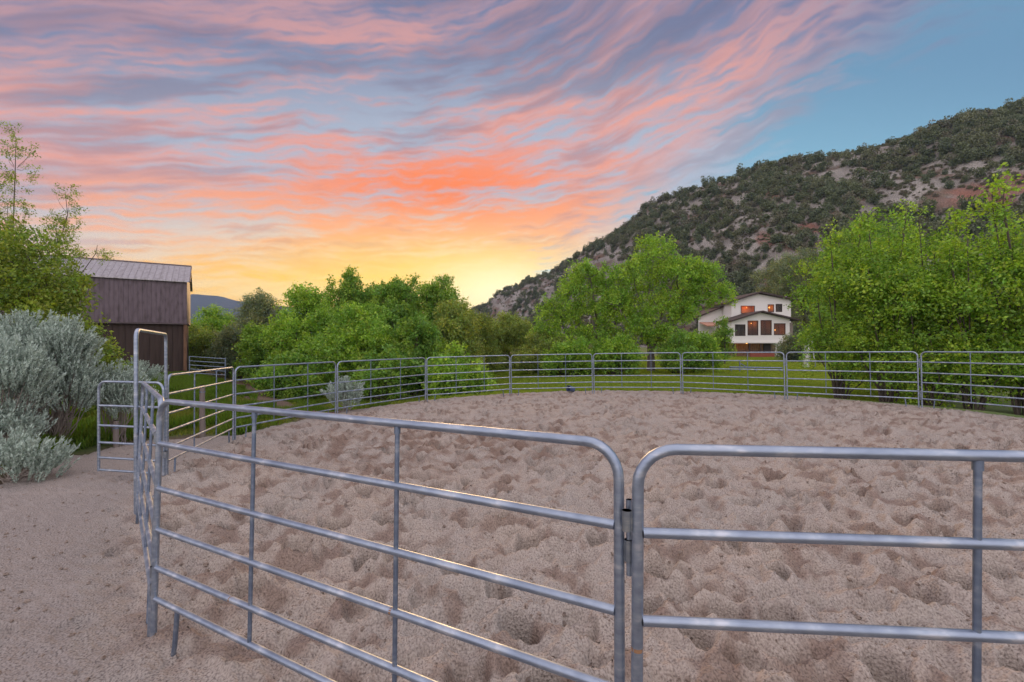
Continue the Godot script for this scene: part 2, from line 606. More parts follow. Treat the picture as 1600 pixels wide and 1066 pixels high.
# ------------------------------------------------------------------ setting
func make_materials() -> void:
	var g := ramp([[0.0, Color(0.50, 0.55, 0.62)], [0.45, Color(0.58, 0.63, 0.70)], [0.65, Color(0.62, 0.67, 0.73)], [0.8, Color(0.72, 0.75, 0.79)], [1.0, Color(0.80, 0.82, 0.85)]])
	var s := mat(Color.WHITE, 0.46, 0.85)
	s.albedo_texture = noise_tex(0.018, 3, 512, 5, g)
	s.uv1_triplanar = true
	s.uv1_scale = Vector3(0.7, 2.2, 2.2)
	s.roughness_texture = noise_tex(0.03, 9, 256, 4, ramp([[0.0, Color(0.82, 0.82, 0.82)], [1.0, Color(1, 1, 1)]]))
	M.steel = s
	var s2: StandardMaterial3D = s.duplicate()
	s2.roughness = 0.55
	s2.albedo_color = Color(0.82, 0.84, 0.87)
	M.steel_dull = s2
	var s3: StandardMaterial3D = s.duplicate()
	s3.roughness = 0.5
	s3.albedo_color = Color(0.92, 0.90, 0.86)
	M.steel_new = s3
	# sand: grains over soft blotches
	var sd := mat(Color.WHITE, 0.95)
	sd.vertex_color_use_as_albedo = true
	sd.albedo_texture = noise_tex(0.13, 21, 1024, 4, ramp([[0.0, Color(0.40, 0.38, 0.38)], [0.32, Color(0.76, 0.74, 0.74)], [0.44, Color(0.94, 0.93, 0.92)], [0.56, Color(1, 0.99, 0.98)], [1.0, Color(1, 1, 1)]]))
	sd.normal_enabled = true
	sd.normal_texture = noise_tex(0.10, 22, 1024, 5, null, true, 6.0)
	sd.normal_scale = 1.0
	sd.uv1_triplanar = true
	sd.uv1_world_triplanar = true
	sd.uv1_scale = Vector3(0.42, 0.42, 0.42)
	M.sand = sd
	var ld := mat(Color.WHITE, 0.95)
	ld.vertex_color_use_as_albedo = true
	ld.albedo_texture = noise_tex(0.06, 31, 512, 5, ramp([[0.0, Color(0.55, 0.55, 0.5)], [0.5, Color(0.85, 0.85, 0.82)], [1.0, Color(1, 1, 1)]]))
	ld.uv1_triplanar = true
	ld.uv1_world_triplanar = true
	ld.uv1_scale = Vector3(0.35, 0.35, 0.35)
	M.land = ld
	var hl: StandardMaterial3D = ld.duplicate()
	hl.uv1_scale = Vector3(0.06, 0.06, 0.06)
	hl.albedo_texture = noise_tex(0.03, 37, 1024, 6, ramp([[0.0, Color(0.42, 0.41, 0.40)], [0.42, Color(0.72, 0.71, 0.7)], [0.6, Color(0.92, 0.92, 0.9)], [1.0, Color(1, 1, 1)]]))
	M.hill = hl
	M.bark = mat(Color(0.10, 0.08, 0.065), 0.9)
	M.bark_grey = mat(Color(0.20, 0.17, 0.15), 0.9)
	M.dead = mat(Color(0.30, 0.26, 0.23), 0.9)
	M.straw = mat(Color(0.42, 0.34, 0.20), 0.8)
	M.leaf = leafmat(Color(0.80, 0.90, 0.35))
	M.leaf_dark = leafmat(Color(0.25, 0.28, 0.15))
	M.sage = leafmat(Color(0.05, 0.06, 0.05), 0.8)
	M.grass = leafmat(Color(0.75, 0.9, 0.3), 0.6)

func make_land() -> void:
	# one sheet to the horizon
	var xs := PackedFloat32Array()
	var ds := PackedFloat32Array()
	for i in 241:
		var s := (i - 120) / 120.0
		xs.append(34.0 * s + 3000.0 * pow(absf(s), 7.0) * signf(s))
	for i in 261:
		var s := i / 260.0
		ds.append(-12.0 + 72.0 * s + 3300.0 * pow(s, 9.0))
	var vv := PackedVector3Array()
	var nn := PackedVector3Array()
	var cc := PackedColorArray()
	var idx := PackedInt32Array()
	for j in ds.size():
		for i in xs.size():
			var x := xs[i]
			var d := ds[j]
			var h := land_h(x, d)
			var sd := sand_sd(x, d) if d < 24.0 and absf(x) < 20.0 else 9.0
			h -= 0.14 * smoothstep(0.5, -0.3, sd)
			vv.append(V(x, h, d))
			var e := 0.2
			nn.append(Vector3(land_h(x - e, d) - land_h(x + e, d), 2 * e, -(land_h(x, d - e) - land_h(x, d + e))).normalized())
			cc.append(land_color(x, d, sd))
	var w := xs.size()
	for j in ds.size() - 1:
		for i in w - 1:
			var a := j * w + i
			idx.append_array(PackedInt32Array([a, a + w, a + 1, a + 1, a + w, a + w + 1]))
	struct(obj("ground", grid_mesh(vv, nn, cc, idx), M.land, self))

func land_color(x: float, d: float, sd: float) -> Color:
	var n := n_patch.get_noise_2d(x * 1.4, d * 1.4)
	var n2 := n_mid.get_noise_2d(x * 0.5, d * 0.5)
	var c := Color(0.10, 0.17, 0.03).lerp(Color(0.15, 0.20, 0.045), clampf(0.5 + n, 0, 1))
	var b := bank(x, d)
	if x < 0.0 and d > 9.0:
		var path := smoothstep(-2.0, -1.2, b + 1.1 * n2) * smoothstep(3.6, 2.4, b + 0.8 * n)
		c = c.lerp(Color(0.15, 0.095, 0.068).lerp(Color(0.20, 0.135, 0.10), clampf(0.5 + n2, 0, 1)), path)
		c = c.lerp(Color(0.07, 0.055, 0.035), smoothstep(3.4, 5.0, b))
	if x < -6.6 and d < 12.0:
		c = c.lerp(Color(0.12, 0.08, 0.055), smoothstep(0.9, 0.3, sd + 0.4 * n2))
	c = c.lerp(Color(0.30, 0.25, 0.215), smoothstep(0.15, -0.15, sd))
	return c

func grid_mesh(vv: PackedVector3Array, nn: PackedVector3Array, cc: PackedColorArray, idx: PackedInt32Array) -> ArrayMesh:
	var a := []
	a.resize(Mesh.ARRAY_MAX)
	a[Mesh.ARRAY_VERTEX] = vv
	a[Mesh.ARRAY_NORMAL] = nn
	a[Mesh.ARRAY_COLOR] = cc
	a[Mesh.ARRAY_INDEX] = idx
	var m := ArrayMesh.new()
	m.add_surface_from_arrays(Mesh.PRIMITIVE_TRIANGLES, a)
	return m

func make_sand() -> void:
	rng.seed = 77
	for i in range(-22, 36):
		for j in range(2, 46):
			var x := (i + rng.randf()) * 0.4
			var d := (j + rng.randf()) * 0.4
			var inside := pen_sd(x, d) < -0.2
			var p := 0.62 if inside else 0.12
			var keep := rng.randf() < p
			var r := rng.randf_range(0.075, 0.14)
			var dep := rng.randf_range(0.05, 0.135) * (1.0 if inside else 0.35)
			var turn := rng.randf() * TAU
			if keep:
				prints[Vector2i(int(floor(x / 0.4)), int(floor(d / 0.4)))] = [x, d, r, dep, turn]
	var cols := 760
	var rows := 470
	var vv := PackedVector3Array()
	var nn := PackedVector3Array()
	var cc := PackedColorArray()
	var idx := PackedInt32Array()
	var keep := PackedByteArray()
	for j in rows + 1:
		var d := 0.5 * pow(19.5 / 0.5, float(j) / rows)
		for i in cols + 1:
			var t := (float(i) / cols - 0.5) * 2.0
			var x := (1.25 * t + 0.6 * t * t * t) * (d + 0.25)
			var sd := sand_sd(x, d)
			keep.append(1 if sd < 0.6 else 0)
			if sd < 0.6:
				vv.append(V(x, sand_h(x, d) - 0.30 * smoothstep(-0.05, 0.6, sd), d))
			else:
				vv.append(V(x, -0.6, d))
			# moist, freshly turned sand lies in patches
			var n := n_patch.get_noise_2d(x * 1.1, d * 1.1)
			var n2 := n_mid.get_noise_2d(x * 1.7 + 9.0, d * 1.7)
			var turned := smoothstep(3.4, 0.6, Vector2((x + 1.4) * 0.75, d - 8.6).length()) * 0.8
			var c := Color(0.425, 0.37, 0.32).lerp(Color(0.395, 0.36, 0.325), clampf(0.5 + 1.2 * n, 0, 1))
			c = c.lerp(Color(0.20, 0.13, 0.095), clampf(turned * (0.6 + 1.8 * n2), 0.0, 0.85))
			c = c.lerp(Color(0.235, 0.17, 0.135), smoothstep(0.08, 0.42, n2 - 0.3 * n) * 0.75)
			c = c.lerp(Color(0.315, 0.29, 0.268), smoothstep(-0.2, 0.4, pen_sd(x, d)))
			cc.append(c)
	var w := cols + 1
	nn.resize(vv.size())
	for j in rows + 1:
		for i in w:
			var l := vv[j * w + maxi(i - 1, 0)]
			var r := vv[j * w + mini(i + 1, cols)]
			var u := vv[maxi(j - 1, 0) * w + i]
			var o := vv[mini(j + 1, rows) * w + i]
			var q := (r - l).cross(o - u).normalized()
			nn[j * w + i] = q if q.y > 0 else -q
	for j in rows:
		for i in cols:
			var a := j * w + i
			if keep[a] + keep[a + 1] + keep[a + w] + keep[a + w + 1] == 4:
				idx.append_array(PackedInt32Array([a, a + w, a + 1, a + 1, a + w, a + w + 1]))
	struct(obj("sand", grid_mesh(vv, nn, cc, idx), M.sand, self))

func make_clods() -> void:
	var kinds := []
	for k in 3:
		rng.seed = 640 + k
		var st := begin()
		var ring := []
		for j in 4:
			var row := []
			for i in 6:
				var a := TAU * i / 6.0
				var r := sin(PI * j / 3.0) if j > 0 and j < 3 else 0.05
				row.append(Vector3(cos(a) * r, -cos(PI * j / 3.0) * 0.6, sin(a) * r) * rng.randf_range(0.75, 1.2))
			ring.append(row)
		for j in 3:
			for i in 6:
				quad(st, ring[j][i], ring[j + 1][i], ring[j + 1][(i + 1) % 6], ring[j][(i + 1) % 6])
		kinds.append(st.commit())
	rng.seed = 65
	var lists := [[], [], []]
	for i in 9000:
		var d := 1.2 + 14.0 * pow(rng.randf(), 1.6)
		var x := rng.randf_range(-1.3, 1.3) * d
		if sand_sd(x, d) > -0.1:
			continue
		var s := 0.004 + 0.018 * pow(rng.randf(), 4.0)
		lists[i % 3].append(Transform3D(Basis.from_euler(Vector3(rng.randf() * 3, rng.randf() * 6, 0)).scaled(Vector3.ONE * s), V(x, sand_h(x, d) + s * 0.2, d)))
	var t := Node3D.new()
	t.name = "clods"
	add_child(t)
	t.set_meta("kind", "stuff")
	tag(t, "small clods and pebbles scattered over the sand", "clods")
	for k in 3:
		multi("clod", kinds[k], M.clod, lists[k], t).set_meta("kind", "stuff")

# the hillside: photo column -> ridge row, ridge distance, foot distance
const RIDGE := [[560, 520, 620, 420], [690, 500, 560, 380], [760, 478, 520, 330], [775, 461, 500, 320], [800, 447, 490, 300], [850, 432, 450, 270], [885, 412, 410, 240], [910, 394, 380, 220], [950, 374, 350, 195], [985, 350, 330, 175], [1012, 322, 315, 165], [1055, 306, 300, 150], [1100, 291, 285, 140], [1160, 272, 265, 128], [1240, 254, 245, 118], [1300, 243, 235, 110], [1390, 226, 222, 102], [1450, 208, 215, 98], [1500, 194, 210, 95], [1560, 183, 205, 92], [1600, 172, 203, 90], [1750, 120, 200, 88], [2000, 60, 215, 88], [2500, 20, 260, 100]]

func ridge(u: float) -> Vector3:
	for i in RIDGE.size() - 1:
		if u <= RIDGE[i + 1][0]:
			var t: float = clampf((u - RIDGE[i][0]) / float(RIDGE[i + 1][0] - RIDGE[i][0]), 0, 1)
			return Vector3(lerpf(RIDGE[i][1], RIDGE[i + 1][1], t), lerpf(RIDGE[i][2], RIDGE[i + 1][2], t), lerpf(RIDGE[i][3], RIDGE[i + 1][3], t))
	return Vector3(20, 260, 100)

func hill_pt(u: float, t: float) -> Vector3:
	var r := ridge(u)
	var top := y_px(r.x, r.y)
	var d := lerpf(r.z, r.y, t)
	var prof := t if t <= 1.0 else 1.0 - (t - 1.0) * 0.7
	prof = lerpf(prof, smoothstep(0.0, 1.0, prof), 0.35) if t <= 1.0 else prof
	var x := (u - 800.0) / F * d
	var y := -1.2 + (top + 1.2) * prof
	var amp := smoothstep(0.0, 0.12, t) * (1.0 - 0.75 * smoothstep(0.82, 1.0, t)) if t <= 1.0 else 0.25
	y += amp * (5.0 * n_soft.get_noise_2d(x * 0.035, d * 0.012) - 3.6 * absf(n_mid.get_noise_2d(x * 0.028, y * 0.012)) + 1.4 * n_mid.get_noise_2d(x * 0.09, y * 0.11))
	# ledges of rock
	var step := 5.5
	var f := y / step - floorf(y / step)
	y += 1.5 * amp * (smoothstep(0.35, 0.65, f) - f) * smoothstep(-0.1, 0.35, n_patch.get_noise_2d(x * 0.05, y * 0.05))
	return V(x, y, d)

func red_soil(u: float, y: float) -> float:          # u: column, y: row the spot shows at
	var r := 0.0
	for p in [[1262, 358, 27, 15], [1195, 375, 20, 17], [1545, 305, 65, 26], [1600, 285, 55, 22]]:
		r = maxf(r, 1.0 - Vector2((u - p[0]) / p[2], (y - p[1]) / p[3]).length())
	return r

func make_hill() -> void:
	var nu := 420
	var nt := 170
	var vv := PackedVector3Array()
	var nn := PackedVector3Array()
	var cc := PackedColorArray()
	var idx := PackedInt32Array()
	for j in nt + 1:
		var t := 1.35 * j / nt
		for i in nu + 1:
			var u := 560.0 + 1640.0 * i / nu
			var p := hill_pt(u, t)
			vv.append(p)
			var n := n_patch.get_noise_2d(p.x * 0.12, p.y * 0.16)
			var n2 := n_mid.get_noise_2d(p.x * 0.06, p.y * 0.09)
			var c := Color(0.31, 0.29, 0.265).lerp(Color(0.48, 0.455, 0.42), clampf(0.45 + 1.1 * n, 0, 1))
			c = c.lerp(Color(0.14, 0.125, 0.085), smoothstep(0.0, 0.4, n2))
			var row := 533.0 - (p.y - EYE) / -p.z * F
			c = c.lerp(Color(0.33, 0.15, 0.105).lerp(Color(0.30, 0.19, 0.15), clampf(0.5 + n, 0, 1)), smoothstep(0.0, 0.35, red_soil(u, row) + 0.35 * n2))
			cc.append(c)
	var w := nu + 1
	nn.resize(vv.size())
	for j in nt + 1:
		for i in w:
			var q := (vv[j * w + mini(i + 1, nu)] - vv[j * w + maxi(i - 1, 0)]).cross(vv[mini(j + 1, nt) * w + i] - vv[maxi(j - 1, 0) * w + i]).normalized()
			nn[j * w + i] = q if q.y > 0 else -q
	for j in nt:
		for i in nu:
			var a := j * w + i
			idx.append_array(PackedInt32Array([a, a + w, a + 1, a + 1, a + w, a + w + 1]))
	struct(obj("hill", grid_mesh(vv, nn, cc, idx), M.hill, self))
	# junipers
	var kinds := []
	for k in 5:
		kinds.append(juniper(400 + k, [Color(0.125, 0.155, 0.075), Color(0.105, 0.135, 0.07), Color(0.145, 0.165, 0.085), Color(0.115, 0.15, 0.08), Color(0.155, 0.155, 0.10)][k]))
	rng.seed = 99
	var list := []
	var tries := 0
	while list.size() < 4300 and tries < 60000:
		tries += 1
		var u := rng.randf_range(700, 1720)
		var t := rng.randf_range(0.0, 1.03)
		if rng.randf() < 0.07:
			t = rng.randf_range(0.965, 1.02)
		var p := hill_pt(u, t)
		var row := 533.0 - (p.y - EYE) / -p.z * F
		var dens := 0.62 + 1.5 * n_patch.get_noise_2d(p.x * 0.045 + 70.0, p.y * 0.05)
		dens -= 0.95 * smoothstep(0.15, 0.5, red_soil(u, row))
		if rng.randf() > dens:
			continue
		if rng.randf() > pow(-p.z / 420.0, 1.0) + 0.35:
			continue
		var s := rng.randf_range(1.3, 3.4) * (0.7 if rng.randf() < 0.5 else 1.0)
		list.append([s / -p.z, p - Vector3(0, 0.25, 0), s, rng.randi() % 5, rng.randf() * TAU, rng.randf_range(0.8, 1.25)])
	list.sort_custom(func(a, b): return a[0] > b[0])
	var rest := []
	for k in 5:
		rest.append([])
	for i in list.size():
		var e: Array = list[i]
		var xf := Transform3D(Basis.from_euler(Vector3(0, e[4], 0)).scaled(Vector3(e[2], e[2] * e[5], e[2])), e[1])
		if i < 300:
			var o := obj(numbered("juniper"), kinds[e[3]], M.leaf_dark, self)
			o.transform = xf
			tag(o, "dark green juniper bush growing on the rocky hillside", "juniper", "junipers on the hillside")
		else:
			rest[e[3]].append(xf)
	var small := [juniper(411, Color(0.17, 0.18, 0.10)), juniper(412, Color(0.20, 0.18, 0.13))]
	var low := [[], []]
	for i in 9000:
		var u := rng.randf_range(720, 1700)
		var p := hill_pt(u, rng.randf_range(0.02, 1.0))
		if n_patch.get_noise_2d(p.x * 0.11, p.y * 0.11) < -0.12:
			continue
		var s := rng.randf_range(0.35, 1.0)
		low[i % 2].append(Transform3D(Basis.from_euler(Vector3(0, rng.randf() * TAU, 0)).scaled(Vector3(s * 1.2, s * 0.8, s * 1.2)), p - Vector3(0, 0.1, 0)))
	var all := Node3D.new()
	all.name = "juniper_scrub"
	add_child(all)
	all.set_meta("kind", "stuff")
	tag(all, "far dark juniper scrub scattered over the rocky hillside", "scrub")
	for k in 5:
		multi("scrub", kinds[k], M.leaf_dark, rest[k], all).set_meta("kind", "stuff")
	for k in 2:
		multi("low_scrub", small[k], M.leaf_dark, low[k], all).set_meta("kind", "stuff")

func juniper(seed_: int, base: Color) -> ArrayMesh:               # about one metre in radius
	rng.seed = seed_
	var vv := PackedVector3Array()
	var nn := PackedVector3Array()
	var cc := PackedColorArray()
	var lob := []
	for k in 7:
		lob.append([Vector3(rng.randf_range(-0.55, 0.55), rng.randf_range(0.35, 1.35), rng.randf_range(-0.55, 0.55)), rng.randf_range(0.32, 0.55)])
	for i in 420:
		var l: Array = lob[i % 7]
		var d := rand_dir()
		var p: Vector3 = l[0] + d * l[1] * pow(rng.randf(), 0.3)
		if p.y < 0.05:
			continue
		var dir := (d + rand_dir() * 0.7 + Vector3(0, 0.3, 0)).normalized()
		var nrm := rand_dir()
		nrm = (nrm - dir * nrm.dot(dir)).normalized()
		var v := rng.randf_range(0.7, 1.3)
		leaf_arrays(vv, nn, cc, p, dir, nrm, 0.24, 0.16, Color(base.r * v, base.g * v, base.b * v))
	return arrays_mesh(vv, nn, cc)

func make_mountain() -> void:
	var vv := PackedVector3Array()
	var nn := PackedVector3Array()
	var cc := PackedColorArray()
	var idx := PackedInt32Array()
	var nu := 120
	for j in 9:
		for i in nu + 1:
			var u := -500.0 + 1200.0 * i / nu
			var row := 459.0 + 0.115 * maxf(0.0, u - 300.0) + 0.03 * absf(u - 300.0) + 4.0 * n_soft.get_noise_1d(u * 0.03)
			row = minf(row, 531.0)
			var d := 2400.0 + 120.0 * j
			var y := lerpf(-8.0, y_px(row, 3240.0), pow(j / 7.0, 0.9)) if j < 8 else -8.0
			vv.append(V((u - 800.0) / F * d, y + 14.0 * n_mid.get_noise_2d(u * 0.02, j * 0.5) * (1.0 if j > 0 and j < 7 else 0.0), d))
			nn.append(Vector3(0, 0.9, 0.43).normalized())
			cc.append(Color(0.065, 0.08, 0.05))
	for j in 8:
		for i in nu:
			var a := j * (nu + 1) + i
			idx.append_array(PackedInt32Array([a, a + nu + 1, a + 1, a + 1, a + nu + 1, a + nu + 2]))
	struct(obj("mountain", grid_mesh(vv, nn, cc, idx), M.hill, self))

# ------------------------------------------------------------------ grass
func tuft(seed_: int, n: int, h: float, spread: float, wid: float, base: Color) -> ArrayMesh:
	rng.seed = seed_
	var vv := PackedVector3Array()
	var nn := PackedVector3Array()
	var cc := PackedColorArray()
	for i in n:
		var a := rng.randf() * TAU
		var p := Vector3(cos(a), 0, sin(a)) * spread * sqrt(rng.randf())
		var lean := Vector3(rng.randf_range(-1, 1), 0, rng.randf_range(-1, 1)) * 0.45
		var dir := (Vector3.UP + lean).normalized()
		var nrm := dir.cross(Vector3(cos(a + 1), 0, sin(a + 1))).normalized()
		var v := rng.randf_range(0.7, 1.3)
		var yel := rng.randf_range(0.85, 1.5)
		leaf_arrays(vv, nn, cc, p - Vector3(0, 0.01, 0), dir, nrm, h * rng.randf_range(0.5, 1.2), wid, Color(base.r * v * yel, base.g * v, base.b * v))
	return arrays_mesh(vv, nn, cc)

func make_grass() -> void:
	var tall := tuft(61, 26, 0.30, 0.16, 0.012, Color(0.17, 0.31, 0.035))
	var low := tuft(62, 22, 0.11, 0.17, 0.012, Color(0.20, 0.28, 0.045))
	var lawn := tuft(63, 20, 0.085, 0.26, 0.022, Color(0.24, 0.38, 0.04))
	rng.seed = 5
	var a := []
	var b := []
	var c := []
	for i in 60000:
		var d := rng.randf_range(6.0, 30.0)
		var x := rng.randf_range(-24.0, -3.0)
		var bk := bank(x, d)
		if bk > -0.9 + 1.6 * n_mid.get_noise_2d(x * 0.5, d * 0.5) and not (bk > 1.0 and bk < 3.2 and rng.randf() < 0.25):
			continue
		var sd := sand_sd(x, d)
		if sd < 0.22 or absf(x / d) > 1.3:
			continue
		if x < -6.4 and d < 11.5 and sd < 0.6:
			continue
		var n := n_patch.get_noise_2d(x, d)
		var xf := Transform3D(Basis.from_euler(Vector3(0, rng.randf() * TAU, 0)).scaled(Vector3.ONE * rng.randf_range(0.7, 1.3)), V(x, land_h(x, d), d))
		if n > 0.12 or (d > 20.0 and x < -13.0):
			a.append(xf)
		elif rng.randf() < 0.85 + n:
			b.append(xf)
	for i in 130000:
		var d := 16.0 + 50.0 * pow(rng.randf(), 1.5)
		var x := rng.randf_range(-0.6, 0.95) * d
		var out := Vector2(x, d).distance_to(RING_C) - RING_R
		if out < 0.5 + 0.5 * n_mid.get_noise_2d(x, d) or bank(x, d) < 3.0:
			continue
		c.append(Transform3D(Basis.from_euler(Vector3(0, rng.randf() * TAU, 0)).scaled(Vector3(1, rng.randf_range(0.6, 1.3), 1) * (0.8 + d / 50.0)), V(x, land_h(x, d), d)))
	var t := Node3D.new()
	t.name = "grass"
	add_child(t)
	t.set_meta("kind", "stuff")
	tag(t, "green grass on the bank by the barn and on the lawn", "grass")
	for e in [[tall, a, "tall_grass"], [low, b, "short_grass"], [lawn, c, "lawn_grass"]]:
		multi(e[2], e[0], M.grass, e[1], t).set_meta("kind", "stuff")

# ------------------------------------------------------------------ sagebrush
func sprig(seed_: int) -> ArrayMesh:                 # an upright plume, 0.34 m
	rng.seed = seed_
	var vv := PackedVector3Array()
	var nn := PackedVector3Array()
	var cc := PackedColorArray()
	for s in 5:
		var foot := Vector3(rng.randf_range(-0.05, 0.05), 0, rng.randf_range(-0.05, 0.05))
		var tip := foot * 2.2 + Vector3(0, rng.randf_range(0.22, 0.36), 0)
		for i in 30:
			var f := pow(rng.randf(), 0.8)
			var p := foot.lerp(tip, f)
			var a := rng.randf() * TAU
			var dir := (Vector3(cos(a), 0, sin(a)) * 0.55 + Vector3.UP).normalized()
			var nrm := (Vector3(cos(a), -0.5, sin(a)) + rand_dir() * 0.4)
			nrm = (nrm - dir * nrm.dot(dir)).normalized()
			var v := rng.randf_range(0.75, 1.2)
			leaf_arrays(vv, nn, cc, p, dir, nrm, rng.randf_range(0.045, 0.075), 0.02, Color(0.40 * v, 0.49 * v, 0.42 * v))
	return arrays_mesh(vv, nn, cc)

func sagebrush(label: String, base: Vector3, lobes: Array, seed_: int, sprigs: Array, dens := 95.0) -> void:
	var t := thing("sagebrush", label, "shrub", base, "silvery sagebrush")
	rng.seed = seed_
	var st := begin()
	var xfs := []
	for m in sprigs:
		xfs.append([])
	var hole := FastNoiseLite.new()
	hole.seed = seed_
	hole.frequency = 1.1
	for lo in lobes:
		var c: Vector3 = lo[0]
		var r: Vector3 = lo[1]
		var n := int(dens * (r.x * r.y + r.y * r.z + r.z * r.x))
		for i in n:
			var d := rand_dir()
			if d.y < -0.25:
				d.y = -d.y * 0.6
			d = d.normalized()
			var p := c + d * r * (rng.randf_range(0.62, 1.0) + 0.25 * hole.get_noise_3dv(c + d * 2.0))
			if p.y < 0.05 or hole.get_noise_3dv(p * 1.8) < -0.30:
				continue
			var tilt := Vector3(d.x, 0, d.z) * 0.55
			var up := (Vector3.UP + tilt + rand_dir() * 0.16).normalized()
			var x := up.cross(Vector3(sin(i), 0, cos(i))).normalized()
			xfs[i % sprigs.size()].append(Transform3D(Basis(x, up, x.cross(up)).scaled(Vector3.ONE * rng.randf_range(0.7, 1.25)), p - up * 0.2))
			if i % 4 == 0:
				var q := Vector3(c.x * 0.5, 0.0, c.z * 0.5)
				tube(st, [q + rand_dir() * 0.1, q.lerp(p, 0.5) + rand_dir() * 0.14 - Vector3(0, 0.06, 0), p], 0.014, 0.004, 5, false)
	obj("stem", st.commit(), M.dead, t)
	obj("foliage", merged(sprigs, xfs), M.sage, t)

# ------------------------------------------------------------------ buildings
func make_barn() -> void:
	var corner := V(at_px(292, 30), land_h(-21.8, 30.0), 30.0)
	var t := thing("barn", "tall barn with grey metal roof, mauve ribbed upper siding and dark brown lower wall", "barn", corner)
	t.rotation.y = -deg_to_rad(-34.0)
	# local: x runs left along the face (negative), z back (negative)
	var eave := y_px(441, 30) - corner.y
	var low := y_px(505, 30) - corner.y
	var ridge_y := eave + 1.45
	var L := 15.0
	var W := 6.4
	var st := begin()
	box(st, Vector3(-L, 0, -W), Vector3(-0.12, low, -0.25))
	obj("lower_wall", st.commit(), M.barn_low, t)
	for k in 24:                                     # boards of the lower wall
		var x := -0.2 - 0.6 * k
		obj("board", M.board_mesh, M.barn_low, t, Vector3(x - 0.58, 0, -0.25)).scale = Vector3(1, low, 1)
	obj("corner_post", box_mesh(Vector3(-0.19, 0, -0.30), Vector3(-0.02, low, -0.05)), M.barn_post, t)
	obj("upper_wall", box_mesh(Vector3(-L, low, -W), Vector3(0.0, eave, -0.03)), M.barn_up, t)
	st = begin()
	var k := 0
	while k * 0.23 < L:                              # ribs of the siding
		var x := -0.02 - k * 0.23
		box(st, Vector3(x - 0.035, low - 0.03, -0.03), Vector3(x, eave - 0.02, 0.004))
		k += 1
	obj("siding_ribs", st.commit(), M.barn_up, t).set_meta("kind", "stuff")
	obj("siding_trim", box_mesh(Vector3(-L, low - 0.09, -0.05), Vector3(0.03, low - 0.02, 0.03)), M.barn_trim, t)
	obj("gable", prism_mesh([Vector3(0, eave, -0.03), Vector3(0, ridge_y - 0.05, -W / 2), Vector3(0, eave, -W)], Vector3(-0.1, 0, 0)), M.barn_up, t)
	var r0 := Vector3(0.14, eave - 0.03, 0.18)
	var r1 := Vector3(0.14, ridge_y, -W / 2)
	var roof := obj("roof", prism_mesh([r0, r1, r1 + Vector3(-L - 0.3, 0, 0), r0 + Vector3(-L - 0.3, 0, 0)], Vector3(0, 0.05, 0)), M.barn_roof, t)
	obj("roof", prism_mesh([Vector3(0.14, eave - 0.03, -W - 0.2), r1 + Vector3(0, 0, -0.003), r1 + Vector3(-L - 0.3, 0, -0.003), Vector3(-L - 0.16, eave - 0.03, -W - 0.2)], Vector3(0, 0.05, 0)), M.barn_roof, t)
	var up := (r1 - r0)
	var rib := tube_mesh([Vector3(0, 0.05, 0), up + Vector3(0, 0.05, 0)], 0.022, 0.022, 6)
	for i in 48:
		obj("rib", rib, M.barn_roof, roof, r0 + Vector3(-0.02 - 0.315 * i, 0, 0))
	obj("ridge_cap", tube_mesh([r1 + Vector3(0.02, 0.05, 0), r1 + Vector3(-L - 0.3, 0.05, 0)], 0.07, 0.07, 8), M.barn_trim, roof)
	obj("rake_trim", tube_mesh([r0 + Vector3(0.0, 0.02, 0), r1 + Vector3(0.0, 0.02, 0)], 0.05, 0.05, 6), M.barn_trim, roof)

func window(parent: Node, x0: float, x1: float, y0: float, y1: float, z: float, room: Material, depth: float) -> Node3D:
	var w := Node3D.new()
	w.name = "window"
	parent.add_child(w, true)
	w.position = Vector3((x0 + x1) / 2, y0, z)
	var hw := (x1 - x0) / 2
	var h := y1 - y0
	var st := begin()
	var f := 0.09
	box(st, Vector3(-hw, 0, -0.08), Vector3(-hw + f, h, 0.03))
	box(st, Vector3(hw - f, 0, -0.08), Vector3(hw, h, 0.03))
	box(st, Vector3(-hw + f, 0, -0.08), Vector3(hw - f, f, 0.03))
	box(st, Vector3(-hw + f, h - f, -0.08), Vector3(hw - f, h, 0.03))
	obj("window_frame", st.commit(), M.trim, w)
	obj("pane", box_mesh(Vector3(-hw + f, f, -0.045), Vector3(hw - f, h - f, -0.035)), M.glass, w)
	# the room behind
	st = begin()
	var a := Vector3(-hw, 0, -0.1)
	quad(st, Vector3(-hw, 0, -depth), Vector3(-hw, h, -depth), Vector3(hw, h, -depth), Vector3(hw, 0, -depth))
	quad(st, a, Vector3(-hw, 0, -depth), Vector3(hw, 0, -depth), Vector3(hw, 0, -0.1))
	quad(st, Vector3(-hw, h, -0.1), Vector3(-hw, h, -depth), Vector3(hw, h, -depth), Vector3(hw, h, -0.1))
	quad(st, a, Vector3(-hw, h, -0.1), Vector3(-hw, h, -depth), Vector3(-hw, 0, -depth))
	quad(st, Vector3(hw, 0, -0.1), Vector3(hw, h, -0.1), Vector3(hw, h, -depth), Vector3(hw, 0, -depth))
	obj("room", st.commit(), room, w)
	return w

func lamp(parent: Node, p: Vector3, r: float, energy: float) -> void:
	var s := SphereMesh.new()
	s.radius = r
	s.height = r * 2
	s.radial_segments = 12
	s.rings = 6
	obj("lamp_bulb", s, M.bulb, parent, p)
	var l := OmniLight3D.new()
	l.name = "lamp_light"
	parent.add_child(l)
	l.position = p
	l.light_color = Color(1.0, 0.58, 0.2)
	l.light_energy = energy
	l.light_size = r
	l.omni_range = 12
	l.omni_attenuation = 2.0
	l.shadow_enabled = true

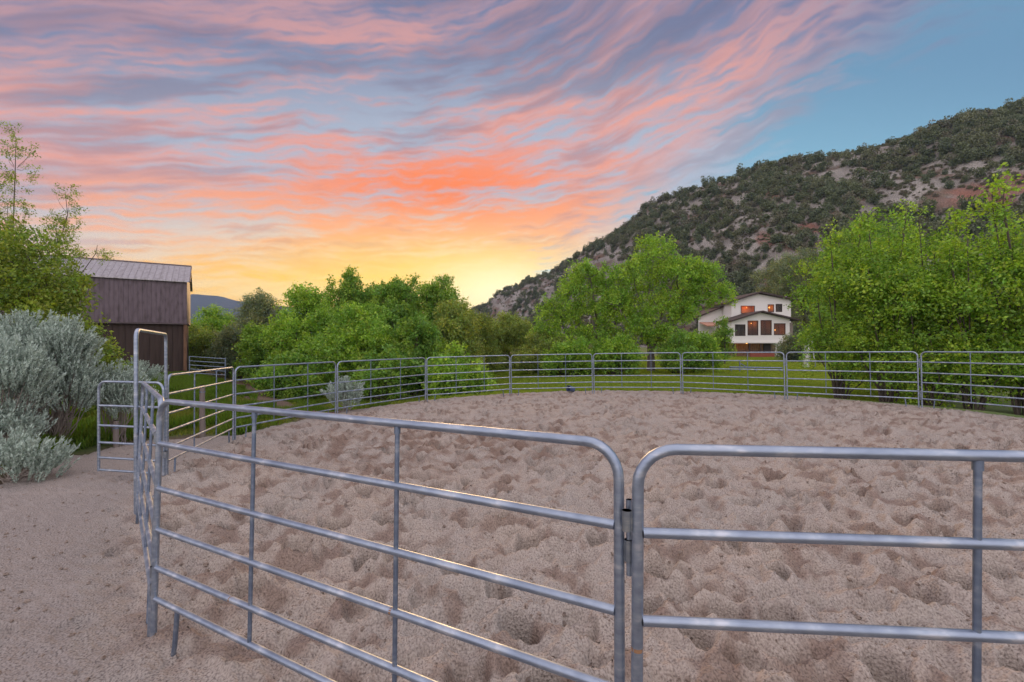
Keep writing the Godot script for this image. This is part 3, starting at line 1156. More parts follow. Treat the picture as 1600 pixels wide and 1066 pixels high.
func wall_with_holes(parent: Node, outline: PackedVector2Array, holes: Array, z: float, thick: float, m: Material) -> void:
	var c := CSGCombiner3D.new()
	c.name = "wall"
	var p := CSGPolygon3D.new()
	p.name = "wall_slab"
	p.polygon = outline
	p.depth = thick
	p.material = m
	c.add_child(p)
	for h in holes:
		var b := CSGBox3D.new()
		b.name = "opening"
		b.size = Vector3(h[1] - h[0], h[3] - h[2], thick * 4)
		b.position = Vector3((h[0] + h[1]) / 2, (h[2] + h[3]) / 2, 0)
		b.operation = CSGShape3D.OPERATION_SUBTRACTION
		b.material = m
		c.add_child(b)
	parent.add_child(c, true)
	c.position = Vector3(0, 0, z)

func roof_pair(parent: Node, xl: float, yl: float, xa: float, ya: float, xr: float, yr: float, z0: float, z1: float, th: float) -> void:
	for s in [[xl, yl], [xr, yr]]:
		var o := [Vector3(s[0], s[1], z0), Vector3(xa, ya, z0), Vector3(xa, ya, z1), Vector3(s[0], s[1], z1)]
		obj("roof", prism_mesh(o, Vector3(0, th, 0)), M.trim, parent)

func make_house() -> void:
	var D := 64.0
	var t := thing("house", "cream two storey house with brown gable trim and warmly lit windows on the lawn", "house", V(at_px(1188, D), 0, D))
	var ox := at_px(1188, D)
	var k := D / F
	var X := func(px: float) -> float: return (px - 800.0) * k - ox
	var Y := func(py: float) -> float: return y_px(py, D)
	# sunroom on posts, its gable to the lawn
	var g := [[1148.5, 1164.8, 507.0, 525.0], [1168.2, 1184.8, 501.0, 524.2], [1188.5, 1205.8, 500.3, 523.8], [1209.4, 1227.4, 505.3, 523.8]]
	var holes := []
	for w in g:
		holes.append([X.call(w[0]), X.call(w[1]), Y.call(w[3]), Y.call(w[2])])
	var wl: float = X.call(1143)
	var wr: float = X.call(1234)
	var y0: float = Y.call(534)
	wall_with_holes(t, PackedVector2Array([Vector2(wl, y0), Vector2(wr, y0), Vector2(wr, Y.call(498.5)), Vector2(X.call(1188), Y.call(488.5)), Vector2(wl, Y.call(500))]), holes, 0.0, 0.2, M.stucco)
	for i in 4:
		var h: Array = holes[i]
		var w := window(t, h[0], h[1], h[2], h[3], 0.0, M.room, 1.6)
		if i == 3:
			lamp(w, Vector3(-0.25, 0.75, -0.9), 0.14, 0.35)
		if i == 1:
			lamp(w, Vector3(0.3, 1.75, -1.0), 0.06, 0.25)
		if i == 2:
			lamp(w, Vector3(-0.3, 1.6, -1.0), 0.06, 0.25)
	obj("side_wall", box_mesh(Vector3(wl, y0, -4.4), Vector3(wl + 0.2, Y.call(501), -0.2)), M.stucco, t)
	obj("side_wall", box_mesh(Vector3(wr - 0.2, y0, -4.4), Vector3(wr, Y.call(499.5), -0.2)), M.stucco, t)
	obj("floor_slab", box_mesh(Vector3(wl - 0.05, y0 - 0.22, -4.4), Vector3(wr + 0.05, y0 - 0.003, 0.25)), M.stucco, t)
	roof_pair(t, X.call(1140), Y.call(503), X.call(1188), Y.call(488), X.call(1246), Y.call(501.5), 0.7, -4.2, 0.2)
	# upper storey gable behind
	var zb := -4.0
	var kb := (D + 4.0) / D
	var XB := func(px: float) -> float: return (px - 800.0) * k * kb - ox
	var YB := func(py: float) -> float: return y_px(py, D + 4.0)
	var ug := [[1157.5, 1179.4, 477.8, 490.3], [1199.7, 1209.4, 475.7, 488.0], [1212.2, 1222.2, 475.0, 487.5]]
	holes = []
	for w in ug:
		holes.append([XB.call(w[0]), XB.call(w[1]), YB.call(w[3]), YB.call(w[2])])
	var ul: float = XB.call(1143)
	var ur: float = XB.call(1236)
	wall_with_holes(t, PackedVector2Array([Vector2(ul, -0.6), Vector2(ur, -0.6), Vector2(ur, YB.call(469)), Vector2(XB.call(1185), YB.call(459.5)), Vector2(ul, YB.call(472))]), holes, zb, 0.2, M.stucco)
	for i in 3:
		var h: Array = holes[i]
		var w := window(t, h[0], h[1], h[2], h[3], zb, M.room_orange if i == 0 else M.room, 0.8)
		if i == 0:
			lamp(w, Vector3(0.0, 0.95, -0.3), 0.05, 0.2)
		if i == 1:
			lamp(w, Vector3(0.05, 0.75, -0.5), 0.10, 0.35)
	obj("side_wall", box_mesh(Vector3(ur - 0.2, -0.6, zb - 9.0), Vector3(ur, YB.call(469.5), zb - 0.2)), M.siding, t)
	obj("side_wall", box_mesh(Vector3(ul, -0.6, zb - 9.0), Vector3(ul + 0.2, YB.call(472.5), zb - 0.2)), M.stucco, t)
	roof_pair(t, XB.call(1136), YB.call(474.5), XB.call(1185), YB.call(458.5), XB.call(1243), YB.call(470.5), zb + 0.7, zb - 9.2, 0.24)
	# chimney
	var ch := obj("chimney", box_mesh(Vector3(XB.call(1236), YB.call(471), zb - 3.2), Vector3(XB.call(1243), YB.call(461.5), zb - 2.4)), M.stucco, t)
	obj("chimney_cap", box_mesh(Vector3(XB.call(1235.2), YB.call(461.5), zb - 3.3), Vector3(XB.call(1243.8), YB.call(460.6), zb - 2.3)), M.white, ch)
	# bump-out on the right
	obj("side_bay", box_mesh(Vector3(wr + 0.003, Y.call(528), -4.0), Vector3(X.call(1247), Y.call(503.5), -1.2)), M.siding, t)
	# lower storey, set back
	var yb := -0.62
	obj("lower_wall", box_mesh(Vector3(wl + 0.3, yb, -3.6), Vector3(wr - 0.1, y0 - 0.23, -3.3)), M.lower, t)
	obj("door", box_mesh(Vector3(X.call(1213), yb + 0.05, -3.3), Vector3(X.call(1225), Y.call(536.5), -3.24)), M.dark, t)
	for px in [1147, 1172, 1189, 1229]:
		obj("post", box_mesh(Vector3(X.call(px) - 0.09, yb, -0.25), Vector3(X.call(px) + 0.09, y0 - 0.225, -0.05)), M.trim, t)
	obj("porch_rail", box_mesh(Vector3(X.call(1148), 0.42, -0.2), Vector3(X.call(1210), 0.52, -0.1)), M.trim, t)
	var st := begin()
	for r in 7:                                      # brick planter, course by course
		for c in 14:
			var x0: float = X.call(1171) + 0.25 * c + (0.12 if r % 2 == 1 else 0.0)
			box(st, Vector3(x0, yb + 0.11 * r, -0.02), Vector3(x0 + 0.235, yb + 0.11 * r + 0.098, 0.12))
	obj("brick_planter", st.commit(), M.brick, t).set_meta("kind", "stuff")
	obj("planter_core", box_mesh(Vector3(X.call(1171), yb, -0.3), Vector3(X.call(1171) + 3.5, yb + 0.74, -0.03)), M.lower, t)
	lamp(t, Vector3(X.call(1172.5), Y.call(536.3), -1.0), 0.11, 1.6)
	# wing on the left
	var zl := -7.0
	var kl := (D + 7.0) / D
	var XL := func(px: float) -> float: return (px - 800.0) * k * kl - ox
	var YL := func(py: float) -> float: return y_px(py, D + 7.0)
	wall_with_holes(t, PackedVector2Array([Vector2(XL.call(1092), -0.6), Vector2(XL.call(1144), -0.6), Vector2(XL.call(1144), YL.call(476)), Vector2(XL.call(1124), YL.call(483)), Vector2(XL.call(1092), YL.call(496))]), [[XL.call(1128.8), XL.call(1132.6), YL.call(499), YL.call(484.7)], [XL.call(1138), XL.call(1142.3), YL.call(500), YL.call(481)]], zl, 0.2, M.stucco)
	window(t, XL.call(1128.8), XL.call(1132.6), YL.call(499), YL.call(484.7), zl, M.room_orange, 0.5)
	window(t, XL.call(1138), XL.call(1142.3), YL.call(500), YL.call(481), zl, M.room_orange, 0.5)
	obj("roof", prism_mesh([Vector3(XL.call(1146), YL.call(473.5), zl + 0.6), Vector3(XL.call(1088), YL.call(496.5), zl + 0.6), Vector3(XL.call(1088), YL.call(496.5), zl - 7), Vector3(XL.call(1146), YL.call(473.5), zl - 7)], Vector3(0, 0.22, 0)), M.trim, t)
	obj("porch_roof", prism_mesh([Vector3(XL.call(1092), YL.call(511), zl + 3.0), Vector3(XL.call(1114), YL.call(511), zl + 3.0), Vector3(XL.call(1114), YL.call(505), zl + 0.25), Vector3(XL.call(1092), YL.call(505), zl + 0.25)], Vector3(0, 0.15, 0)), M.tile, t)

# ------------------------------------------------------------------ small things
func make_small() -> void:
	# far pipe gate beside the barn
	var t := thing("pipe_gate", "weathered five rail pipe gate beside the corner of the barn", "gate", V(at_px(296, 27), land_h(-19.4, 27), 27.0))
	var gw := at_px(352, 27) - at_px(296, 27)
	for h in [1.38, 1.12, 0.87, 0.63, 0.40]:
		obj("rail", tube_mesh([Vector3(0, h + 0.04, 0), Vector3(gw, h - 0.1, 0)], 0.025, 0.025, 6), M.steel_dull, t)
	for x in [0.0, gw]:
		obj("post", tube_mesh([Vector3(x, -0.2, 0), Vector3(x, 1.45 - 0.1 * x / gw, 0)], 0.035, 0.035, 8), M.steel_dull, t)
	# old wooden posts
	for p in [[316, 9.7, 1.12, 0.06, "grey weathered wooden post standing in the grass behind the pen"], [181, 8.6, 0.55, 0.05, "short dark wooden stake between sagebrush and the gate leaf"]]:
		var x := at_px(p[0], p[1])
		var o := thing("wooden_post", p[4], "post", V(x, land_h(x, p[1]), p[1]))
		var st := begin()
		var ring := []
		for i in 5:
			var y: float = -0.2 + (p[2] + 0.2) * i / 4.0
			ring.append(Vector3(0.012 * sin(i * 2.1), y, 0.01 * cos(i * 1.7)))
		tube(st, ring, p[3], p[3] * 0.85, 9)
		obj("shaft", st.commit(), M.bark_grey, o)
		tube(st, [Vector3(0, p[2] - 0.14, 0), Vector3(0, p[2] - 0.11, 0)], p[3] * 0.95, p[3] * 0.95, 9)
		obj("wire_band", tube_mesh([Vector3(0, p[2] - 0.16, 0), Vector3(0, p[2] - 0.13, 0)], p[3] * 1.02, p[3] * 1.02, 9), M.steel_dull, o)
	# bucket lying by the far fence
	var bx := at_px(892, 16.9)
	t = thing("bucket", "small blue bucket tipped over on the sand crest by the far fence", "bucket", V(bx, plane_h(bx, 16.9) + 0.19, 16.9))
	t.rotation = Vector3(0.2, 0.5, 1.35)
	t.scale = Vector3.ONE * 0.8
	var st2 := begin()
	tube(st2, [Vector3(0, -0.17, 0), Vector3(0, 0.17, 0)], 0.12, 0.15, 16, false)
	tube(st2, [Vector3(0, -0.172, 0), Vector3(0, -0.16, 0)], 0.12, 0.12, 16)
	obj("body", st2.commit(), M.blue, t)
	var hp := []
	for i in 9:
		hp.append(Vector3(0.155 * cos(PI * i / 8.0), 0.15 + 0.12 * sin(PI * i / 8.0), 0.02))
	obj("handle", tube_mesh(hp, 0.005, 0.005, 5), M.steel, t)
	# irrigation mover on the lawn
	var d := 34.0
	var x0 := at_px(1140, d)
	t = thing("irrigation_pipe", "grey irrigation pipe with an upright riser lying across the lawn", "pipe", V(x0, land_h(x0, d), d))
	var ln := at_px(1222, d) - x0
	obj("pipe", tube_mesh([Vector3(0, 0.42, 0), Vector3(ln, 0.36, 0)], 0.06, 0.06, 10), M.steel_dull, t)
	var mx := at_px(1156, d) - x0
	obj("riser", tube_mesh([Vector3(mx, 0.0, 0), Vector3(mx, 0.95, 0)], 0.045, 0.045, 8), M.steel_dull, t)
	obj("brace", tube_mesh([Vector3(mx + 0.05, 0.7, 0), Vector3(mx + 0.6, 0.38, 0)], 0.035, 0.035, 8), M.steel_dull, t)
	for sx in [0.1, ln * 0.5, ln - 0.1]:
		obj("stand", tube_mesh([Vector3(sx, -0.1, -0.25), Vector3(sx, 0.38, 0), Vector3(sx, -0.1, 0.25)], 0.03, 0.03, 6), M.steel_dull, t)
	# sprinkler throwing a jet of water
	d = 40.0
	x0 = at_px(1274, d)
	t = thing("sprinkler", "lawn sprinkler throwing a white arc of water beside the house", "sprinkler", V(x0, land_h(x0, d), d))
	obj("riser_pipe", tube_mesh([Vector3(0, -0.1, 0), Vector3(0, 0.7, 0)], 0.03, 0.03, 8), M.steel_dull, t)
	obj("nozzle", tube_mesh([Vector3(0.06, 0.68, 0), Vector3(-0.12, 0.82, 0.05)], 0.035, 0.018, 8), M.brass, t)
	rng.seed = 12
	var drops := []
	for i in 26000:
		var f := rng.randf()
		# out of the nozzle steeply up, over the top and down in a curtain
		var sp := rng.randf_range(0.88, 1.03)
		var tt := f * 1.85
		var p := Vector3(-0.1 - 0.95 * tt * sp, 0.8 + 6.6 * tt * sp - 4.9 * tt * tt, 0.6 * tt) + rand_dir() * (0.05 + 0.5 * f * f) * rng.randf()
		if p.y < 0.02:
			continue
		var s := rng.randf_range(0.0035, 0.007)
		drops.append(Transform3D(Basis().scaled(Vector3(s, s * 2.2, s)), p))
	var sm := SphereMesh.new()
	sm.radius = 1.0
	sm.height = 2.0
	sm.radial_segments = 5
	sm.rings = 3
	multi("water_spray", sm, M.water, drops, t).set_meta("kind", "stuff")

# ------------------------------------------------------------------ all of it
func _ready() -> void:
	var cam := Camera3D.new()
	cam.name = "camera"
	cam.fov = rad_to_deg(2.0 * atan(533.0 / F))
	cam.position = Vector3(0, EYE, 0)
	cam.near = 0.05
	cam.far = 20000.0
	add_child(cam)
	cam.current = true
	var env := Environment.new()
	env.background_mode = Environment.BG_SKY
	env.sky = make_sky()
	env.tonemap_mode = Environment.TONE_MAPPER_LINEAR
	env.tonemap_exposure = 1.85
	env.sdfgi_enabled = true
	env.ssao_enabled = true
	env.ssil_enabled = true
	env.fog_enabled = true
	env.fog_density = 0.00011
	env.fog_light_color = Color(0.66, 0.78, 1.0)
	var we := WorldEnvironment.new()
	we.name = "environment"
	we.environment = env
	add_child(we)
	print("sky done ", Time.get_ticks_msec())
	var sun := DirectionalLight3D.new()
	sun.name = "sun"
	sun.light_energy = 0.32
	sun.light_color = Color(1.0, 0.80, 0.55)
	sun.light_angular_distance = 18.0
	sun.shadow_enabled = true
	add_child(sun)
	sun.look_at_from_position(V(-0.065, sin(deg_to_rad(11.0)), 1.0), Vector3.ZERO)

	n_soft.seed = 1
	n_soft.frequency = 0.55
	n_soft.fractal_octaves = 3
	n_mid.seed = 2
	n_mid.frequency = 1.25
	n_mid.fractal_octaves = 3
	n_fine.seed = 3
	n_fine.frequency = 9.0
	n_fine.fractal_octaves = 3
	n_patch.seed = 4
	n_patch.frequency = 0.42
	n_patch.fractal_octaves = 3
	make_materials()
	M.barn_up = mat(Color(0.155, 0.12, 0.145), 0.5, 0.15)
	M.barn_low = mat(Color(0.055, 0.036, 0.030), 0.85)
	M.barn_post = mat(Color(0.20, 0.11, 0.065), 0.85)
	M.barn_trim = mat(Color(0.10, 0.075, 0.08), 0.6)
	M.barn_roof = mat(Color(0.46, 0.45, 0.47), 0.42, 0.5)
	M.board_mesh = box_mesh(Vector3(0, 0, 0), Vector3(0.585, 0.995, 0.03))
	M.stucco = mat(Color(0.72, 0.71, 0.67), 0.9)
	M.siding = mat(Color(0.32, 0.28, 0.24), 0.9)
	M.trim = mat(Color(0.055, 0.036, 0.032), 0.7)
	M.white = mat(Color(0.78, 0.78, 0.78), 0.6)
	M.lower = mat(Color(0.34, 0.27, 0.19), 0.9)
	M.dark = mat(Color(0.025, 0.02, 0.018), 0.5)
	M.brick = mat(Color(0.30, 0.085, 0.055), 0.9)
	M.tile = mat(Color(0.42, 0.22, 0.15), 0.9)
	M.room = mat(Color(0.15, 0.095, 0.045), 0.9)
	M.room_orange = mat(Color(0.50, 0.22, 0.08), 0.9)
	M.blue = mat(Color(0.07, 0.11, 0.20), 0.5)
	M.brass = mat(Color(0.45, 0.32, 0.12), 0.4, 0.8)
	M.water = mat(Color(0.85, 0.88, 0.9), 0.25)
	var gl := StandardMaterial3D.new()
	gl.transparency = BaseMaterial3D.TRANSPARENCY_ALPHA
	gl.albedo_color = Color(0.4, 0.42, 0.42, 0.08)
	gl.roughness = 0.03
	gl.metallic_specular = 0.2
	M.glass = gl
	var bu := mat(Color(0.9, 0.7, 0.4), 0.5)
	bu.emission_enabled = true
	bu.emission = Color(1.0, 0.66, 0.28)
	bu.emission_energy_multiplier = 1.6
	M.bulb = bu

	M.rust = mat(Color(0.30, 0.17, 0.09), 0.85, 0.2)
	var worn := noise_tex(0.012, 77, 512, 6, ramp([[0.0, Color(0.68, 0.66, 0.64)], [0.45, Color(0.9, 0.89, 0.88)], [1.0, Color(1, 1, 1)]]))
	for k in ["barn_up", "barn_low", "barn_post", "barn_roof", "siding", "lower", "trim"]:
		M[k].albedo_texture = worn
		M[k].uv1_triplanar = true
		M[k].uv1_scale = Vector3(0.5, 0.16, 0.5)
	make_land()
	make_sand()
	M.clod = mat(Color(0.26, 0.21, 0.175), 0.95)
	make_clods()
	make_hill()
	make_mountain()
	print("land done ", Time.get_ticks_msec())
	make_barn()
	make_house()

	# the pen
	var JH := Vector2(0.36, 1.43)
	var JA := Vector2(-2.26, 2.80)
	var JB := Vector2(-4.13, 4.92)
	var JC := Vector2(-4.93, 6.38)
	var ring := [JC, Vector2(-5.65, 9.09), Vector2(-4.61, 11.75), Vector2(-2.81, 14.65), Vector2(-0.05, 16.3), Vector2(2.99, 16.45), Vector2(5.98, 15.75), Vector2(8.42, 13.75), Vector2(10.72, 11.75), Vector2(11.85, 8.95), Vector2(11.75, 5.9), Vector2(10.1, 3.35), Vector2(6.4, 0.75)]
	var proto := panel_proto()
	var word := ["first", "second", "third", "fourth", "fifth", "sixth", "seventh", "eighth", "ninth", "tenth", "eleventh", "twelfth"]
	place_panel(proto, "pipe fence panel joined to the bow gate along the gravel lane, leaning outward", JA, JB, 0.0, INF, 0.04)
	var lane_panel := place_panel(proto, "large pipe fence panel with two stays, second from the bow gate along the lane", JH + Vector2(0.02, 0.0), JA, 0.035, 0.0, 0.03)
	var hinge_panel := place_panel(proto, "pipe fence panel pinned to the leaning panel, third from the bow gate along the lane", Vector2(3.5, 1.22), JH, 0.02, 0.035, 0.0)
	for i in 9:
		place_panel(proto, "pipe fence panel, %s from the bow gate along the side toward barn and trees" % word[i], ring[i], ring[i + 1])
	bow_gate(JB, JC, Vector2(-6.02, 6.55))
	for r in [[lane_panel, Vector3(1.03, RAILS[2], 0), Vector3.RIGHT, 0.0170, 0.012], [hinge_panel, Vector3(PL - 0.034, 0.86, 0), Vector3.UP, 0.0181, 0.012], [lane_panel, Vector3(2.2, RAILS[3], 0), Vector3.RIGHT, 0.0170, 0.012]]:
		obj("rust_patch", tube_mesh([r[1], r[1] + r[2] * r[4]], r[3], r[3], 12), M.rust, r[0])
	proto.free()

	# sagebrush
	one_face = true
	var sprigs := [sprig(301), sprig(302), sprig(303)]
	var sx := func(px: float, d: float) -> Vector3: return V(at_px(px, d), land_h(at_px(px, d), d), d)
	sagebrush("tall silvery sagebrush with dry twigs, left of the open gate leaf", sx.call(70, 8.6), [[Vector3(0, 1.35, 0), Vector3(0.9, 0.9, 0.8)], [Vector3(-0.5, 1.95, -0.1), Vector3(0.55, 0.65, 0.6)], [Vector3(0.4, 1.75, 0), Vector3(0.45, 0.6, 0.5)], [Vector3(0.6, 0.95, 0.1), Vector3(0.45, 0.6, 0.5)]], 1, sprigs, 125.0)
	sagebrush("broad silvery sagebrush reaching out over the gravel lane edge", sx.call(-25, 7.4), [[Vector3(0, 1.1, 0), Vector3(1.0, 0.95, 0.8)], [Vector3(0.55, 1.25, 0.1), Vector3(0.5, 0.65, 0.5)], [Vector3(0.6, 0.6, 0.2), Vector3(0.45, 0.4, 0.4)]], 2, sprigs)
	sagebrush("low sprawling sagebrush with bleached stalks at the gravel edge", sx.call(20, 6.5), [[Vector3(0, 0.28, 0), Vector3(0.75, 0.36, 0.4)]], 3, sprigs, 120.0)
	sagebrush("sagebrush seen through the open gate leaf", sx.call(178, 9.3), [[Vector3(0, 1.0, 0), Vector3(0.65, 0.55, 0.5)], [Vector3(0.3, 0.75, 0), Vector3(0.5, 0.4, 0.4)]], 4, sprigs)
	sagebrush("small rounded sagebrush just outside the far fence by the dirt path", sx.call(540, 13.2), [[Vector3(0, 0.45, 0), Vector3(0.55, 0.5, 0.45)]], 5, sprigs, 120.0)
	sagebrush("sagebrush against the foot of the barn wall", sx.call(205, 21.0), [[Vector3(0, 0.6, 0), Vector3(1.4, 0.8, 0.7)]], 6, sprigs, 60.0)

	# leaf clusters shared by the trees
	var fresh := Color(0.285, 0.46, 0.06)
	var mid := Color(0.225, 0.385, 0.06)
	var olive := Color(0.28, 0.35, 0.075)
	var grey := Color(0.25, 0.295, 0.17)
	var c_near := []
	var c_fresh := []
	var c_mid := []
	var c_olive := []
	var c_grey := []
	var c_left := []
	var tone := [Color(1, 1, 1), Color(0.72, 0.78, 0.9), Color(1.25, 1.16, 1.0), Color(0.86, 0.95, 1.1), Color(1.12, 1.0, 0.85)]
	for k in 5:
		c_fresh.append(cluster(520 + k, 84, 0.55, 0.17, 0.12, fresh * tone[k], 0.35))
		c_mid.append(cluster(530 + k, 84, 0.55, 0.17, 0.12, mid * tone[k], 0.35))
		c_olive.append(cluster(540 + k, 84, 0.60, 0.19, 0.09, olive * tone[k], 0.35, 0.5))
		c_grey.append(cluster(550 + k, 84, 0.60, 0.19, 0.08, grey * tone[k], 0.35, 0.6))
	one_face = false
	for k in 5:
		c_near.append(cluster(500 + k, 54, 0.34, 0.095, 0.058, Color(0.285, 0.45, 0.055) * tone[k], 0.42))
		c_left.append(cluster(510 + k, 54, 0.30, 0.085, 0.046, Color(0.25, 0.34, 0.055) * tone[k], 0.38))

	var tr := func(px: float, d: float) -> Vector3: return V(at_px(px, d), land_h(at_px(px, d), d), d)
	# big broadleaf shrub-tree on the left edge
	var L := []
	for a in [[-0.9, 2.2, 0, 1.9, 1.8, 1.4], [0.7, 1.9, 0.2, 1.2, 1.4, 1.1], [1.5, 1.2, 0.2, 0.85, 1.0, 0.9], [-0.3, 3.9, 0, 1.3, 1.3, 1.1], [-2.0, 4.2, 0, 1.4, 1.6, 1.1], [0.4, 3.2, 0, 0.8, 0.9, 0.8]]:
		L.append([Vector3(a[0], a[1], a[2]), Vector3(a[3], a[4], a[5])])
	tree("leafy_tree", "leafy green tree behind the sagebrush, partly hiding the barn", "", tr.call(60, 12.0), L, 26.0, c_left, M.leaf, M.bark, 0.07, 4, 31, 1.0, true, 0.3)
	L = []
	for a in [[-0.1, 5.0, 0, 0.65, 1.6, 0.6], [0.1, 7.1, 0, 0.5, 1.3, 0.45], [1.4, 4.6, 0, 0.55, 1.2, 0.5], [1.6, 5.8, 0, 0.42, 0.9, 0.4], [2.4, 4.7, 0, 0.6, 0.35, 0.3]]:
		L.append([Vector3(a[0], a[1], a[2]), Vector3(a[3], a[4], a[5])])
	tree("slender_tree", "thin sparse young tree rising against the sky behind the left foliage", "", tr.call(18, 12.8), L, 40.0, c_left, M.leaf, M.bark, 0.035, 3, 32, 0.5, true, 0.1)

	# trees behind the far fence
	var spec := [
		# px, d, height, half width, clusters, label
		[335, 44, 5.4, 2.2, c_fresh, "bright green rounded tree right behind the barn corner"],
		[312, 38, 3.4, 2.0, c_olive, "dull olive bush beside the barn behind the pipe gate"],
		[402, 40, 7.2, 2.0, c_grey, "grey green open crowned tree with dark airy top"],
		[372, 36, 3.7, 1.8, c_grey, "low grey green thicket behind the dirt path"],
		[425, 33, 4.2, 2.2, c_mid, "dark green bush where the dirt path meets the trees"],
		[480, 31, 6.2, 2.4, c_fresh, "fresh green tree at the end of the dirt path, low boughs"],
		[545, 36, 7.6, 2.7, c_mid, "tall mid green tree whose dark top stands above its neighbours"],
		[560, 28, 5.0, 2.5, c_fresh, "fresh green broad tree just behind the small round sagebrush"],
		[628, 34, 7.0, 2.6, c_mid, "dense mid green tree, domed, in the middle of the grove"],
		[672, 37, 7.4, 2.6, c_mid, "dense dark topped tree next to the gap with the setting sun"],
		[640, 27, 3.9, 2.0, c_mid, "low green tree under the domed trees of the grove"],
		[705, 31, 5.2, 2.1, c_olive, "olive green tree sloping down toward the sunset gap"],
		[738, 40, 5.0, 2.2, c_olive, "yellowish tree lit at the sunset gap"],
		[715, 22, 2.3, 1.3, c_fresh, "small bright green bush just behind the far fence"],
		[800, 46, 5.0, 3.0, c_olive, "yellow green willow between the grove and the cottonwood"],
		[765, 52, 4.6, 2.6, c_olive, "hazy olive willow in the sunset gap"],
		[1128, 46, 4.0, 0.85, c_mid, "narrow green tree in front of the house corner"],
		[1092, 34, 2.6, 1.5, c_fresh, "rounded green bush beside the cottonwood trunk"],
		[1235, 52, 2.6, 1.2, c_grey, "grey green shrub by the corner of the house"],
		[1300, 48, 5.0, 2.6, c_mid, "dark green shrub beyond the sprinkler"],
		[455, 25, 2.0, 1.5, c_mid, "low dark bush at the lower end of the dirt path"],
		[600, 25, 2.2, 1.7, c_mid, "low spreading bush behind the fence, beside the round sagebrush"],
		[682, 29, 2.6, 1.9, c_mid, "low spreading bush between the grove and the small bright bush"],
		[848, 36, 2.8, 2.2, c_olive, "low olive bush under the leaning cottonwood"],
		[890, 33, 2.2, 1.7, c_fresh, "low fresh green bush under the leaning cottonwood"],
		[962, 33, 2.4, 1.5, c_fresh, "low fresh green bush between the two cottonwoods"],
		[1060, 33, 2.4, 1.4, c_mid, "low green bush right of the largest cottonwood trunk"],
	]
	var i := 0
	for s in spec:
		i += 1
		rng.seed = 700 + i
		L = []
		var H: float = s[2] * 1.17
		var R: float = s[3] * 1.05
		L.append([Vector3(0, H * 0.42, 0), Vector3(R * 0.95, H * 0.36, R * 0.9)])
		for k in 6:
			var a := TAU * k / 6.0 + rng.randf() * 0.8
			var y := rng.randf_range(0.34, 0.74) * H
			L.append([Vector3(cos(a) * R * 0.62, y, sin(a) * R * 0.62), Vector3(R * 0.5, H * 0.19, R * 0.5) * rng.randf_range(0.8, 1.15)])
		for k in 4:
			var a := TAU * k / 4.0 + rng.randf()
			L.append([Vector3(cos(a) * R * 0.7, H * 0.2, sin(a) * R * 0.5), Vector3(R * 0.5, H * 0.17, R * 0.45)])
		for k in 3:
			L.append([Vector3(rng.randf_range(-0.4, 0.4) * R, H * rng.randf_range(0.76, 0.86), rng.randf_range(-0.3, 0.3) * R), Vector3(R * 0.36, H * 0.15, R * 0.36)])
		tree("grove_tree", s[5], "trees and bushes behind the pen", tr.call(s[0], s[1]), L, 7.5, s[4], M.leaf, M.bark, 0.11, 2, 800 + i, 0.88, true, 0.16)

	# the cottonwoods
	L = []
	for a in [[0.3, 9.2, 0, 2.0, 1.7, 1.8], [-1.4, 7.2, 0.3, 2.0, 1.7, 1.8], [2.0, 7.4, 0, 2.2, 1.6, 1.8], [4.3, 6.9, 0.2, 1.8, 1.5, 1.5], [3.6, 8.0, 0, 1.2, 1.0, 1.2], [0.4, 5.0, 0.8, 2.0, 1.3, 1.4], [-1.0, 3.4, 1.0, 1.5, 1.2, 1.2], [2.4, 4.6, 0.4, 1.6, 1.2, 1.3], [5.4, 6.0, 0, 1.5, 1.0, 1.2], [3.4, 5.6, 0.3, 1.7, 1.1, 1.3], [-2.6, 5.2, 0.5, 1.6, 1.3, 1.3], [0.8, 2.6, 1.0, 1.5, 1.0, 1.1]]:
		L.append([Vector3(a[0], a[1], a[2]), Vector3(a[3], a[4], a[5])])
	tree("cottonwood", "largest spreading cottonwood with dark limbs, left of the house", "", tr.call(1016, 36.0), L, 8.0, c_fresh, M.leaf, M.bark_grey, 0.30, 1, 41, 0.85, true, 0.10)
	L = []
	for a in [[0, 7.8, 0, 1.7, 1.3, 1.5], [-1.4, 6.6, 0, 1.7, 1.5, 1.5], [1.3, 6.4, 0, 1.9, 1.6, 1.5], [-2.6, 4.6, 0, 1.9, 1.7, 1.5], [0, 4.4, 0.6, 2.0, 1.5, 1.4], [-3.4, 2.6, 0.3, 1.8, 1.5, 1.3], [-0.6, 2.4, 0.8, 1.7, 1.3, 1.3], [1.8, 2.6, 0.6, 1.7, 1.3, 1.3], [-4.2, 1.5, 0.2, 1.2, 1.0, 1.1], [1.4, 1.3, 0.9, 1.5, 0.9, 1.1], [-1.8, 1.2, 0.6, 1.6, 0.9, 1.1], [2.6, 4.6, 0.2, 1.4, 1.2, 1.2]]:
		L.append([Vector3(a[0], a[1], a[2]), Vector3(a[3], a[4], a[5])])
	tree("cottonwood", "shorter cottonwood leaning toward the sunset, touching the largest one", "", tr.call(922, 37.0), L, 8.0, c_fresh, M.leaf, M.bark_grey, 0.22, 2, 42, 0.85, true, 0.10)

	# trees behind the house
	L = []
	for a in [[0, 9.5, 0, 4.0, 2.6, 3], [-3.0, 7.5, 0, 3.0, 3.0, 2.4], [3.4, 8.0, 0, 3.2, 2.6, 2.4], [-4.2, 4.5, 0, 2.2, 3.0, 2.0], [0, 5.5, 0, 3.4, 3.0, 2.4]]:
		L.append([Vector3(a[0], a[1], a[2]), Vector3(a[3], a[4], a[5])])
	for a in L:
		a[0] *= 1.6
		a[1] *= 1.45
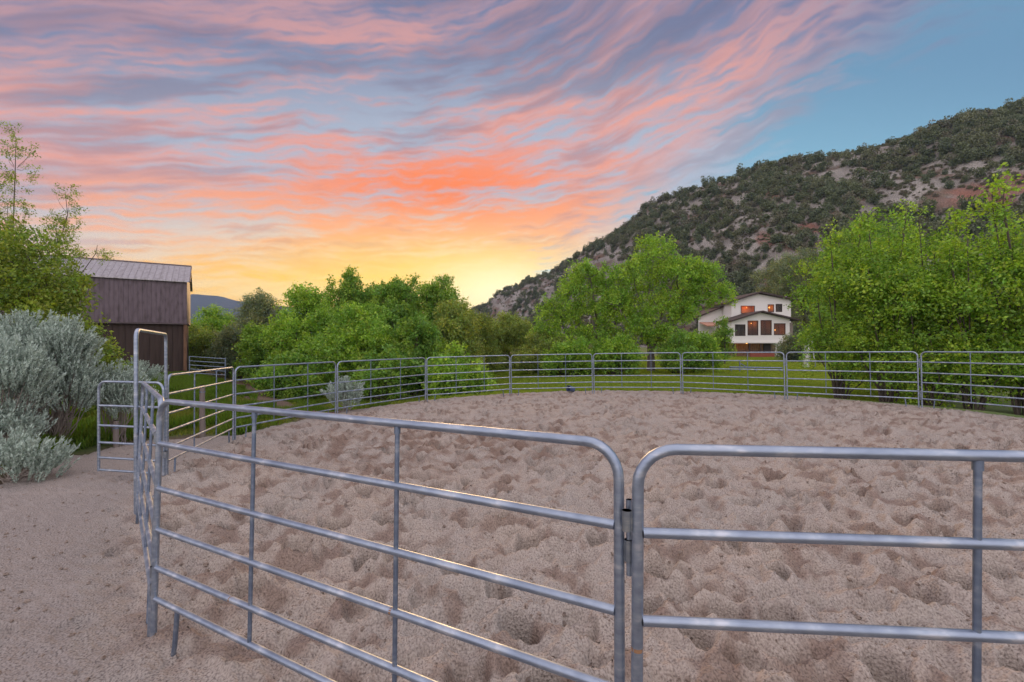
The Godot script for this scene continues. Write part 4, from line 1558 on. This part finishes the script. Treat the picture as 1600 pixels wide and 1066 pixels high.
	tree("willow_tree", "pale grey green willow behind the right end of the house", "", tr.call(1252, 82.0), L, 2.2, c_grey, M.leaf, M.bark, 0.3, 2, 51, 1.5, false, 0.3)
	for a in L:
		a[0] *= Vector3(0.9, 1.2, 0.9)
	tree("broad_tree", "broad green tree behind the willow at the foot of the hill", "", tr.call(1350, 76.0), L, 2.2, c_mid, M.leaf, M.bark, 0.3, 2, 52, 1.5, false, 0.3)

	# tall leafy thicket on the right
	var right := [[1312, 17.5, 6.1, 1.6, "leafy multi stemmed tree nearest the house side of the thicket"], [1385, 16.0, 6.2, 1.5, "upright leafy tree with a pointed top in the thicket"], [1452, 15.2, 6.0, 1.5, "leafy tree with tall loose shoots in the middle of the thicket"], [1520, 14.4, 5.0, 1.5, "dense leafy tree with low dark stems behind the fence"], [1598, 13.8, 6.3, 1.5, "tallest leafy tree of the thicket with bright upper shoots"], [1700, 13.0, 6.2, 1.6, "leafy tree at the far end of the thicket from the house"], [1480, 18.5, 5.4, 1.9, "leafy tree standing behind the others in the thicket"], [1400, 19.5, 6.2, 1.9, "low wide leafy tree in the back row of the thicket"]]
	i = 0
	for s in right:
		i += 1
		rng.seed = 900 + i
		L = []
		var H: float = s[2] * 1.16
		var R: float = s[3] * 1.05
		for k in 9:
			var a := TAU * k / 4.5 + rng.randf()
			var y := lerpf(0.16, 0.72, k / 8.0) * H
			L.append([Vector3(cos(a) * R * 0.55, y, sin(a) * R * 0.5), Vector3(R * 0.62, H * 0.15, R * 0.6) * rng.randf_range(0.8, 1.15)])
		for k in 4:
			var a := rng.randf() * TAU
			L.append([Vector3(cos(a) * R * 0.5, H * rng.randf_range(0.78, 0.92), sin(a) * R * 0.4), Vector3(0.24, H * 0.12, 0.24)])
		tree("thicket_tree", s[4], "leafy thicket right of the house", tr.call(s[0], s[1]), L, 17.0, c_near, M.leaf, M.bark, 0.05, 5, 950 + i, 0.95, true, 0.08)
	print("trees done ", Time.get_ticks_msec(), " leaf faces ", tris)
	make_grass()
	make_small()
	print("all done ", Time.get_ticks_msec())
